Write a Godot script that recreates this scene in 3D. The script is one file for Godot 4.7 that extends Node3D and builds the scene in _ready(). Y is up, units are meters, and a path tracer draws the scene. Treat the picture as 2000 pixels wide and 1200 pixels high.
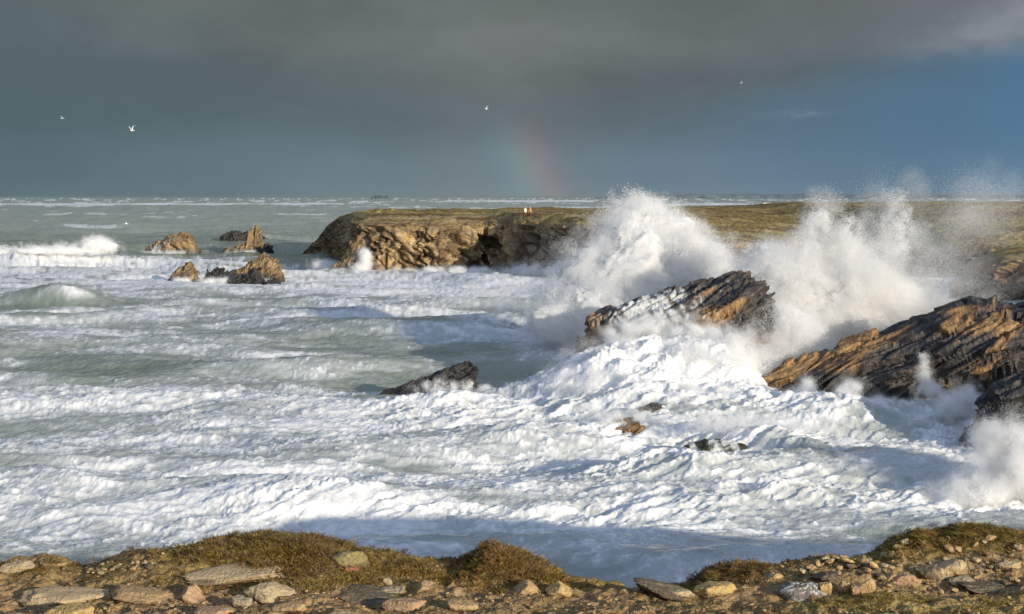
extends Node3D
# A winter storm on a rocky coast: dark squall sky with a rainbow foot, breaking sea, cliffs and stacks,
# a stony clifftop in the foreground.  Units are metres; the viewer stands at the origin and looks along -z.
# In comments and helpers "d" is the distance forward (d = -z).

const EYE := 13.0            # eye height above the sea
const SUN_AZ := 42.5         # the sun stands behind the viewer, this far to the right
const SUN_EL := 13.2
const EXPOSURE := 1.12

var rng := RandomNumberGenerator.new()
var used := {}

func _ready() -> void:
	var t0 := Time.get_ticks_msec()
	make_view()
	make_noises()
	make_sea()
	print("sea ", Time.get_ticks_msec() - t0)
	make_headland()
	make_far_coast()
	print("headland ", Time.get_ticks_msec() - t0)
	make_foreground()
	make_right_coast()
	print("foreground ", Time.get_ticks_msec() - t0)
	make_rocks()
	print("rocks ", Time.get_ticks_msec() - t0)
	make_spray()
	print("spray ", Time.get_ticks_msec() - t0)
	make_boulders()
	make_vegetation()
	make_people()
	make_gulls()
	print("all ", Time.get_ticks_msec() - t0)

# ------------------------------------------------------------------ camera, sky, sun
func make_view() -> void:
	var cam := Camera3D.new()
	cam.name = "camera"
	cam.position = Vector3(0, EYE, 0)
	cam.rotation_degrees = Vector3(-4.72, 0, 0)
	cam.fov = rad_to_deg(2.0 * atan(600.0 / 2605.0))
	cam.near = 0.1
	cam.far = 40000.0
	add_child(cam)
	cam.current = true

	var env := Environment.new()
	env.background_mode = Environment.BG_SKY
	var sky := Sky.new()
	var pm := PanoramaSkyMaterial.new()
	pm.panorama = sky_picture()
	sky.sky_material = pm
	env.sky = sky
	env.background_energy_multiplier = 1.0
	env.tonemap_mode = Environment.TONE_MAPPER_LINEAR
	env.tonemap_exposure = EXPOSURE
	env.sdfgi_enabled = true
	env.ssao_enabled = true
	env.ssil_enabled = true
	env.volumetric_fog_enabled = true      # for the banks of spray mist only
	env.volumetric_fog_density = 0.0
	var we := WorldEnvironment.new()
	we.name = "world_environment"
	we.environment = env
	add_child(we)

	var sun := DirectionalLight3D.new()
	sun.name = "sun"
	sun.light_energy = 1.5
	sun.light_color = Color(1.0, 0.95, 0.86)
	sun.light_angular_distance = 0.5
	sun.shadow_enabled = true
	sun.directional_shadow_max_distance = 600.0
	add_child(sun)
	sun.look_at_from_position(sun_dir() * 100.0, Vector3.ZERO, Vector3.UP)

func sun_dir() -> Vector3:
	var e := deg_to_rad(SUN_EL)
	var a := deg_to_rad(SUN_AZ)
	return Vector3(sin(a) * cos(e), sin(e), cos(a) * cos(e))

func srgb(r: float, g: float, b: float) -> Vector3:
	var c := Color(r / 255.0, g / 255.0, b / 255.0).srgb_to_linear()
	return Vector3(c.r, c.g, c.b)

func vmix(a: Vector3, b: Vector3, t: float) -> Vector3:
	return a + (b - a) * t

func sm(a: float, b: float, x: float) -> float:
	return smoothstep(a, b, x)

# The squall bank: tones by azimuth (columns, degrees right of the view) and elevation (rows).
func sky_tone(az: float, el: float, rows: Array, cols: Array, els: Array) -> Vector3:
	var i := 0
	while i < cols.size() - 2 and az > cols[i + 1]:
		i += 1
	var j := 0
	while j < els.size() - 2 and el > els[j + 1]:
		j += 1
	var u: float = sm(0, 1, clampf((az - cols[i]) / (cols[i + 1] - cols[i]), 0, 1))
	var v: float = sm(0, 1, clampf((el - els[j]) / (els[j + 1] - els[j]), 0, 1))
	var a := vmix(rows[j][i], rows[j][i + 1], u)
	var b := vmix(rows[j + 1][i], rows[j + 1][i + 1], u)
	return vmix(a, b, v)

func sky_picture() -> ImageTexture:
	var cols := [-30.0, -21.0, -14.0, -7.0, 0.0, 7.0, 13.0, 17.5, 21.0, 30.0]
	var els := [0.0, 1.2, 3.5, 5.0, 6.5, 8.5, 14.0]
	var rows := [
		[srgb(92, 110, 116), srgb(94, 111, 117), srgb(100, 116, 122), srgb(108, 122, 127), srgb(118, 128, 129), srgb(108, 123, 131), srgb(102, 121, 134), srgb(104, 125, 138), srgb(106, 129, 144), srgb(108, 130, 146)],
		[srgb(88, 106, 111), srgb(90, 107, 112), srgb(96, 112, 117), srgb(103, 118, 123), srgb(112, 123, 125), srgb(102, 118, 128), srgb(96, 117, 131), srgb(94, 119, 136), srgb(94, 122, 141), srgb(96, 123, 142)],
		[srgb(80, 96, 98), srgb(82, 97, 100), srgb(87, 101, 104), srgb(92, 104, 107), srgb(97, 105, 106), srgb(91, 103, 108), srgb(88, 106, 117), srgb(82, 109, 128), srgb(80, 113, 139), srgb(82, 114, 140)],
		[srgb(77, 91, 92), srgb(79, 92, 94), srgb(86, 97, 99), srgb(94, 102, 102), srgb(101, 105, 103), srgb(94, 101, 102), srgb(90, 100, 104), srgb(82, 104, 118), srgb(77, 109, 134), srgb(80, 112, 138)],
		[srgb(80, 92, 93), srgb(84, 95, 96), srgb(94, 102, 101), srgb(101, 107, 104), srgb(108, 112, 108), srgb(102, 107, 105), srgb(98, 103, 104), srgb(102, 108, 112), srgb(116, 121, 126), srgb(118, 124, 130)],
		[srgb(86, 96, 95), srgb(89, 98, 97), srgb(97, 104, 101), srgb(96, 103, 99), srgb(98, 104, 99), srgb(98, 104, 100), srgb(100, 104, 101), srgb(104, 107, 108), srgb(112, 115, 116), srgb(116, 119, 122)],
		[srgb(92, 100, 100), srgb(94, 102, 101), srgb(98, 105, 103), srgb(98, 105, 102), srgb(99, 105, 102), srgb(100, 106, 103), srgb(104, 109, 108), srgb(108, 112, 113), srgb(112, 116, 118), srgb(116, 120, 124)],
	]
	var n := FastNoiseLite.new()
	n.seed = 5
	n.frequency = 1.0
	n.fractal_octaves = 5
	n.domain_warp_enabled = true
	n.domain_warp_amplitude = 0.6
	n.domain_warp_frequency = 0.8
	# the whole dome at low resolution: storm ahead, opening to a bright broken sky overhead and behind
	var wide := Image.create_empty(256, 128, false, Image.FORMAT_RGBF)
	for y in 128:
		var el := 90.0 - (y + 0.5) * 180.0 / 128.0
		for x in 256:
			var az := fposmod((x + 0.5) * 360.0 / 256.0 + 180.0, 360.0) - 180.0
			var c := dome_tone(az, el, rows, cols, els, n)
			wide.set_pixel(x, y, Color(c.x, c.y, c.z))
	wide.resize(4096, 2048, Image.INTERPOLATE_CUBIC)
	# the part of the bank ahead, in detail
	for y in range(1024 - 230, 1025):
		var el := 90.0 - (y + 0.5) * 180.0 / 2048.0
		for xx in range(-420, 420):
			var x := posmod(xx, 4096)
			var az := (xx + 0.5) * 360.0 / 4096.0
			var edge := sm(36.5, 28.0, absf(az)) * sm(20.0, 13.0, el)
			var c := sky_tone(az, el, rows, cols, els) * Vector3(0.94, 0.985, 1.05)
			# ragged cloud texture, drawn out sideways
			var k := n.get_noise_2d(az * 0.07 + 3.0, el * 0.17) * 0.6 + n.get_noise_2d(az * 0.25, el * 0.55 + 9.0) * 0.22
			c *= 1.0 + k * (0.15 + 0.14 * sm(2.0, 6.0, el))
			# the ragged lower edge of the bank where it opens to blue on the right
			var lift := el - (4.3 + 0.17 * (az - 10.0) + 1.1 * n.get_noise_2d(az * 0.18 + 40.0, el * 0.3))
			var open := sm(0.7, -0.9, lift) * sm(5.0, 18.0, az) * sm(0.6, 2.5, el)
			c = vmix(c, srgb(80, 112, 134), open * 0.5)
			var rim := exp(-pow((lift - 0.9) / 0.7, 2.0)) * sm(14.0, 20.0, az)
			c += Vector3(0.075, 0.072, 0.074) * rim * (0.7 + 0.6 * n.get_noise_2d(az * 0.6, el * 1.1 + 20.0))
			# one small lit wisp under the bank
			var wisp := exp(-pow((az - 12.0) / 1.3, 2.0) - pow((el - 3.45 - 0.02 * (az - 12.0)) / 0.16, 2.0)) * (0.6 + n.get_noise_2d(az * 1.2, el * 3.0))
			c += Vector3(0.05, 0.05, 0.05) * maxf(wisp, 0.0)
			# rainbow foot: 42 degrees round the point opposite the sun
			var anti := -sun_dir()
			var v := Vector3(sin(deg_to_rad(az)) * cos(deg_to_rad(el)), sin(deg_to_rad(el)), -cos(deg_to_rad(az)) * cos(deg_to_rad(el)))
			var r := rad_to_deg(acos(clampf(v.dot(anti), -1, 1)))
			var q := (r - bow_radius()) / 1.1       # -1 violet ... +1 red
			var show := sm(4.2, 1.6, el) * 0.062
			c += Vector3(exp(-pow((q - 0.6) / 0.75, 2.0)) * 0.85, exp(-pow((q + 0.1) / 0.85, 2.0)) * 0.6, exp(-pow((q + 0.4) / 0.85, 2.0)) * 0.55) * show
			c += Vector3(0.02, 0.02, 0.02) * show * 12.0 * sm(0.9, -2.5, q) * sm(-6.0, -1.0, q) * 0.25
			var was := wide.get_pixel(x, y)
			c = vmix(Vector3(was.r, was.g, was.b), c, edge)
			wide.set_pixel(x, y, Color(c.x, c.y, c.z))
	return ImageTexture.create_from_image(wide)

func bow_radius() -> float:
	# so that the foot stands a little right of the middle of the view, where the shower is
	var az := deg_to_rad(0.95)
	return rad_to_deg(acos(Vector3(sin(az), 0, -cos(az)).dot(-sun_dir())))

func dome_tone(az: float, el: float, rows: Array, cols: Array, els: Array, n: FastNoiseLite) -> Vector3:
	if el < 0.0:
		return srgb(112, 120, 118)
	var c := sky_tone(clampf(az, -30, 30), minf(el, 14.0), rows, cols, els) * Vector3(0.94, 0.985, 1.05)
	var s := sun_dir()
	var v := Vector3(sin(deg_to_rad(az)) * cos(deg_to_rad(el)), sin(deg_to_rad(el)), -cos(deg_to_rad(az)) * cos(deg_to_rad(el)))
	var to_sun := v.dot(s)
	var blue := vmix(srgb(172, 192, 216), srgb(104, 148, 212), sm(5, 70, el)) * 1.05
	blue = vmix(blue, Vector3(0.62, 0.58, 0.5), sm(0.3, 1.0, to_sun) * 0.5)
	var cloud := n.get_noise_3d(v.x * 2.4, v.y * 4.0, v.z * 2.4)
	var broken := vmix(blue, srgb(190, 192, 196), sm(-0.05, 0.3, cloud) * 0.7)
	var opened := sm(20.0, 62.0, el) * 0.8 + sm(105.0, 155.0, absf(az)) * (1.0 - 0.8 * sm(20.0, 62.0, el))
	return vmix(c, broken, clampf(opened, 0, 1))

# ------------------------------------------------------------------ helpers
func tag(o: Node, label: String, category := "", group := "", kind := "") -> void:
	if label != "":
		o.set_meta("label", label)
	if category != "":
		o.set_meta("category", category)
	if group != "":
		o.set_meta("group", group)
	if kind != "":
		o.set_meta("kind", kind)

func numbered(called: String) -> String:
	var n: int = used.get(called, -1) + 1
	used[called] = n
	return called if n == 0 else "%s_%03d" % [called, n]

func put(called: String, mesh: Mesh, m: Material, parent: Node = null) -> MeshInstance3D:
	var o := MeshInstance3D.new()
	o.mesh = mesh
	if m:
		o.material_override = m
	if parent == null:
		o.name = numbered(called)
		add_child(o, true)
	else:
		var k := 0
		var nm := called
		while parent.has_node(NodePath(nm)):
			k += 1
			nm = "%s_%03d" % [called, k]
		o.name = nm
		parent.add_child(o, true)
	return o

func bumpy(m: StandardMaterial3D, sd: int, period: float, depth_cm: float) -> StandardMaterial3D:
	var n := FastNoiseLite.new()
	n.seed = sd
	n.frequency = 0.014
	n.fractal_octaves = 6
	n.fractal_gain = 0.6
	var t := NoiseTexture2D.new()
	t.width = 512
	t.height = 512
	t.seamless = true
	t.noise = n
	m.heightmap_enabled = true
	m.heightmap_texture = t
	m.heightmap_scale = depth_cm
	m.uv1_triplanar = true
	m.uv1_world_triplanar = true
	m.uv1_scale = Vector3.ONE / period
	return m

func root_at(called: String, at := Vector3.ZERO) -> Node3D:
	var o := Node3D.new()
	o.name = numbered(called)
	o.position = at
	add_child(o, true)
	return o

func mat(rough: float, spec := 0.5, albedo := Color.WHITE) -> StandardMaterial3D:
	var m := StandardMaterial3D.new()
	m.vertex_color_use_as_albedo = true
	m.albedo_color = albedo
	m.roughness = rough
	m.metallic_specular = spec
	return m

# a sheet of nu x nv points (index v * nu + u) as one smooth mesh; flip turns its face
func sheet(nu: int, nv: int, pos: PackedVector3Array, col: PackedColorArray, flip := false, closed_u := false) -> ArrayMesh:
	var nor := PackedVector3Array()
	nor.resize(nu * nv)
	var sgn := -1.0 if flip else 1.0
	for v in nv:
		var v0 := maxi(v - 1, 0) * nu
		var v1 := mini(v + 1, nv - 1) * nu
		for u in nu:
			var u0 := (u - 1 + nu) % nu if closed_u else maxi(u - 1, 0)
			var u1 := (u + 1) % nu if closed_u else mini(u + 1, nu - 1)
			var du := pos[v * nu + u1] - pos[v * nu + u0]
			var dv := pos[v1 + u] - pos[v0 + u]
			nor[v * nu + u] = (du.cross(dv) * sgn).normalized()
	var idx := PackedInt32Array()
	var last := nu if closed_u else nu - 1
	idx.resize(last * (nv - 1) * 6)
	var k := 0
	for v in nv - 1:
		for u in last:
			var a := v * nu + u
			var b := v * nu + (u + 1) % nu
			var c := a + nu
			var e := b + nu
			if flip:
				idx[k] = a; idx[k + 1] = b; idx[k + 2] = e; idx[k + 3] = a; idx[k + 4] = e; idx[k + 5] = c
			else:
				idx[k] = a; idx[k + 1] = e; idx[k + 2] = b; idx[k + 3] = a; idx[k + 4] = c; idx[k + 5] = e
			k += 6
	var arr := []
	arr.resize(Mesh.ARRAY_MAX)
	arr[Mesh.ARRAY_VERTEX] = pos
	arr[Mesh.ARRAY_NORMAL] = nor
	arr[Mesh.ARRAY_COLOR] = col
	arr[Mesh.ARRAY_INDEX] = idx
	var am := ArrayMesh.new()
	am.add_surface_from_arrays(Mesh.PRIMITIVE_TRIANGLES, arr)
	return am

func noise(sd: int, kind := FastNoiseLite.TYPE_SIMPLEX_SMOOTH, octaves := 1, fractal := FastNoiseLite.FRACTAL_FBM) -> FastNoiseLite:
	var n := FastNoiseLite.new()
	n.seed = sd
	n.frequency = 1.0
	n.noise_type = kind
	n.fractal_type = fractal if octaves > 1 else FastNoiseLite.FRACTAL_NONE
	n.fractal_octaves = octaves
	return n

var n_low: FastNoiseLite
var n_fbm: FastNoiseLite
var n_fbm2: FastNoiseLite
var n_ridge: FastNoiseLite
var n_chop: FastNoiseLite
var n_lump: FastNoiseLite
var n_cell: FastNoiseLite
var n_cell2: FastNoiseLite
var n_crack: FastNoiseLite

func make_noises() -> void:
	n_low = noise(11, FastNoiseLite.TYPE_SIMPLEX_SMOOTH, 2)
	n_fbm = noise(21, FastNoiseLite.TYPE_SIMPLEX_SMOOTH, 4)
	n_fbm2 = noise(22, FastNoiseLite.TYPE_SIMPLEX, 3)
	n_ridge = noise(31, FastNoiseLite.TYPE_SIMPLEX_SMOOTH, 4, FastNoiseLite.FRACTAL_RIDGED)
	n_chop = noise(41, FastNoiseLite.TYPE_SIMPLEX_SMOOTH, 4)
	n_chop.fractal_gain = 0.45
	n_lump = noise(51, FastNoiseLite.TYPE_SIMPLEX_SMOOTH, 3)
	n_cell = noise(61, FastNoiseLite.TYPE_CELLULAR)
	n_cell.cellular_return_type = FastNoiseLite.RETURN_CELL_VALUE
	n_cell.cellular_jitter = 1.0
	n_cell2 = noise(62, FastNoiseLite.TYPE_CELLULAR)
	n_cell2.cellular_return_type = FastNoiseLite.RETURN_CELL_VALUE
	n_crack = noise(63, FastNoiseLite.TYPE_CELLULAR)
	n_crack.cellular_return_type = FastNoiseLite.RETURN_DISTANCE2_SUB

# ------------------------------------------------------------------ sea
# Broad features of the surface.  Rows: [x, d, reach in x, reach in d, amount].
var foam_spots := [
	[-53.0, 160.8, 2.4, 1.1, 1.6], [-57.0, 161.6, 3.0, 0.7, 0.8], 	[-86.0, 232.0, 40.0, 26.0, 0.55], [-30.0, 205.0, 34.0, 26.0, 0.5], [-6.0, 190.0, 18.0, 20.0, 0.5],
	[-78.0, 258.0, 30.0, 9.0, 0.6], [-60.0, 190.0, 14.0, 12.0, 0.2],
	[-22.0, 143.0, 7.0, 8.0, 0.4], [-14.0, 150.0, 10.0, 6.0, 0.3], [-40.0, 122.0, 11.0, 9.0, 0.25],
	[-26.0, 84.0, 16.0, 6.0, 0.35], [-12.0, 76.0, 10.0, 5.0, 0.2], [-20.0, 108.0, 6.0, 3.0, 0.25],
	[-14.0, 62.0, 10.0, 9.0, 0.2], [-8.0, 54.0, 5.0, 2.4, 0.4], [2.0, 53.5, 9.0, 1.8, 0.4],
	[8.0, 84.0, 8.0, 7.0, 0.7], [3.0, 72.0, 7.0, 5.0, 0.25], [7.0, 61.0, 4.0, 3.0, 0.3], [12.0, 72.0, 6.0, 5.0, 0.3],
	[19.0, 63.0, 2.5, 4.0, 0.2], [21.0, 56.0, 5.0, 4.0, 0.5], [12.0, 55.0, 7.0, 2.0, 0.3], [18.0, 80.0, 7.0, 5.0, 0.3],
	[10.0, 68.0, 3.0, 2.0, 0.3], [-30.0, 300.0, 14.0, 14.0, 0.3], [-60.0, 400.0, 20.0, 22.0, 0.35], [-52.0, 330.0, 10.0, 12.0, 0.2],
	[-78.0, 345.0, 6.0, 12.0, 0.4], [-100.0, 480.0, 8.0, 12.0, 0.2], [-730.0, 2500.0, 130.0, 260.0, 1.1], [-900.0, 2450.0, 90.0, 220.0, 0.7], [-390.0, 2500.0, 36.0, 200.0, 1.0], [-560.0, 2500.0, 70.0, 160.0, 0.6],
	[-150.0, 1000.0, 12.0, 16.0, 0.8], [-190.0, 1700.0, 16.0, 40.0, 0.8], [-300.0, 1000.0, 50.0, 20.0, 0.5], [60.0, 1300.0, 30.0, 30.0, 0.8], [-20.0, 1500.0, 30.0, 40.0, 0.7], [-55.0, 4500.0, 110.0, 700.0, 1.0], [160.0, 4500.0, 100.0, 700.0, 1.0], [480.0, 2350.0, 250.0, 240.0, 1.1],
	[240.0, 1250.0, 130.0, 40.0, 0.55], [520.0, 1760.0, 190.0, 60.0, 1.1], [90.0, 1700.0, 60.0, 40.0, 0.5], [800.0, 2300.0, 300.0, 80.0, 0.5],
	[24.0, 70.0, 4.0, 5.0, 0.25], [16.0, 92.0, 6.0, 5.0, 0.4], [6.0, 118.0, 7.0, 10.0, 0.5], [6.0, 225.0, 20.0, 10.0, 0.4],
]
var clear_spots := [
	[-36.0, 102.0, 13.0, 7.0, 0.75], [-52.0, 118.0, 10.0, 6.0, 0.5], [-56.0, 158.5, 7.0, 5.0, 0.9], [-59.0, 164.0, 4.0, 3.0, 0.3], [-8.0, 112.0, 18.0, 12.0, 0.2], [-10.0, 96.0, 14.0, 6.0, 0.25],
	[-1.0, 73.5, 4.0, 1.6, 0.5], [4.0, 48.5, 13.0, 3.4, 0.1], [-2.0, 98.0, 5.0, 9.0, 0.3], [-13.0, 66.0, 3.0, 1.5, 0.2],
	[15.5, 62.5, 5.0, 4.0, 0.35], [19.0, 72.0, 4.0, 3.0, 0.3], [11.0, 76.0, 4.0, 3.0, 0.3], [-4.0, 104.0, 10.0, 9.0, 0.28], [-20.0, 128.0, 12.0, 8.0, 0.25], [16.0, 50.5, 8.0, 2.4, 0.2], [-40.0, 320.0, 12.0, 10.0, 0.3], [-36.0, 262.0, 7.0, 14.0, 0.35], [14.0, 128.0, 8.0, 6.0, 0.2],
]
var rough_spots := [
	[8.5, 84.0, 8.0, 6.5, 1.0], [3.0, 72.5, 6.0, 3.0, 0.6], [12.0, 70.0, 5.0, 3.0, 0.8], [18.0, 80.0, 6.0, 3.0, 0.5], [7.0, 61.5, 5.0, 2.0, 0.6], [17.0, 66.0, 4.5, 2.5, 0.7], [20.0, 74.0, 5.0, 3.0, 0.55], [16.0, 59.0, 5.0, 2.0, 0.5],
	[11.0, 56.0, 5.0, 1.8, 0.6], [-7.5, 54.0, 4.5, 1.8, 0.7], [21.0, 57.0, 4.0, 3.0, 0.7], [-4.0, 79.0, 5.0, 3.0, 0.6], [-14.0, 150.0, 7.0, 4.0, 0.5],
	[-88.0, 257.0, 26.0, 7.0, 1.2], [6.0, 222.0, 16.0, 7.0, 0.8], [-37.0, 232.0, 10.0, 6.0, 0.6], [4.0, 132.0, 7.0, 8.0, 0.8], [2.0, 53.5, 8.0, 1.5, 0.5], [-24.0, 83.0, 12.0, 4.0, 0.35],
]
# Standing heaps of water: [x, d, reach in x, reach towards the viewer, reach away, height, lean (d per x)]
var heaps := [
	[-88.0, 262.0, 26.0, 7.0, 14.0, 2.4, 0.15], [-55.0, 162.0, 5.0, 2.2, 7.0, 2.1, -0.25], [-62.0, 166.0, 7.0, 4.0, 8.0, 1.0, 0.1], [-38.0, 121.0, 10.0, 7.0, 12.0, 1.1, -0.1], [-50.0, 116.0, 9.0, 6.0, 9.0, 1.3, -0.4],
	[7.6, 89.2, 4.2, 6.4, 3.2, 2.3, -0.45], [12.2, 89.6, 4.0, 6.4, 3.2, 2.3, -0.1], [5.0, 84.0, 4.0, 4.0, 5.0, 1.3, -0.6], [14.6, 88.2, 2.4, 5.0, 4.0, 0.9, 0.0],
	[12.5, 70.0, 5.0, 2.6, 4.0, 0.6, -0.2], [13.5, 69.0, 2.0, 1.6, 2.4, 0.4, 0.0], [3.0, 71.0, 5.0, 2.0, 3.0, 0.4, 0.1], [-3.5, 82.0, 4.0, 2.5, 3.0, 0.5, -0.2], [7.0, 61.0, 4.0, 2.0, 3.0, 0.5, -0.2],
	[-14.0, 150.0, 9.0, 5.0, 8.0, 0.9, 0.1], [-30.0, 330.0, 30.0, 12.0, 24.0, 1.0, 0.0], [-60.0, 410.0, 24.0, 10.0, 20.0, 2.2, 0.0], [-340.0, 1520.0, 140.0, 40.0, 80.0, 5.0, 0.0],
	[-8.0, 55.0, 5.0, 1.6, 3.0, 0.5, 0.0], [11.0, 57.0, 6.0, 1.6, 3.0, 0.45, -0.1], [0.0, 106.0, 14.0, 7.0, 10.0, 0.6, 0.15],
	[18.0, 79.0, 6.0, 3.0, 4.0, 0.35, -0.2], [-20.0, 100.0, 12.0, 4.0, 6.0, 0.5, 0.1], [-10.0, 125.0, 14.0, 4.0, 7.0, 0.8, 0.05], [16.0, 64.0, 6.0, 2.0, 4.0, 0.5, -0.3],
]

func spot_sum(spots: Array, x: float, d: float) -> float:
	var s := 0.0
	for g: Array in spots:
		var u: float = (x - g[0]) / g[2]
		if absf(u) > 2.2:
			continue
		var v: float = (d - g[1]) / g[3]
		if absf(v) > 2.2:
			continue
		s += g[4] * exp(-u * u - v * v)
	return s

func heap_sum(x: float, d: float) -> float:
	var s := 0.0
	for g: Array in heaps:
		var u: float = (x - g[0]) / g[2]
		if absf(u) > 2.4:
			continue
		var v: float = d - g[1] - g[6] * (x - g[0])
		v /= g[3] if v < 0.0 else g[4]
		if absf(v) > 2.4:
			continue
		s += g[5] * exp(-u * u - v * v)
	return s

# foam cover, turbulence, heaped height, milkiness
func sea_broad(x: float, d: float) -> Vector4:
	var c := 0.5
	if d > 170.0:
		c = lerpf(0.56, 0.2, sm(255.0, 300.0, d))
		c = lerpf(c, 0.12, sm(500.0, 2000.0, d))
	else:
		c = lerpf(0.6, 0.45, sm(75.0, 120.0, d))
	c += 0.06 * sm(90.0, 130.0, d) * sm(260.0, 200.0, d)
	c += spot_sum(foam_spots, x, d) - spot_sum(clear_spots, x, d)
	var t := spot_sum(rough_spots, x, d)
	var milk := sm(280.0, 150.0, d) * 0.75 + 0.1 + 0.25 * spot_sum(foam_spots, x, d) - 0.5 * spot_sum(clear_spots, x, d) * sm(60.0, 90.0, d)
	return Vector4(c, t, heap_sum(x, d), clampf(milk, 0.0, 1.0))

# swell and the drift of the foam: height, sideways warp, forward warp, group
func sea_swell(x: float, d: float) -> Vector4:
	var w := n_low.get_noise_2d(x * 0.013, d * 0.013)
	var grow := 0.55 + 0.45 * sm(60.0, 160.0, d)
	var h := 0.5 * sin(d * 0.155 + x * 0.03 + w * 5.0) * grow + 0.26 * sin(d * 0.33 - x * 0.06 + w * 7.0 + 1.3) + 0.12 * sin(d * 0.61 + x * 0.17 + w * 9.0)
	h += 0.7 * sin(d * 0.07 - x * 0.012 + w * 4.0) * sm(150.0, 350.0, d)
	var wx := n_low.get_noise_2d(x * 0.07 + 50.0, d * 0.09) * 1.8
	var wd := n_low.get_noise_2d(x * 0.06 - 50.0, d * 0.08) * 1.3
	return Vector4(h, wx, wd, w)

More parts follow.
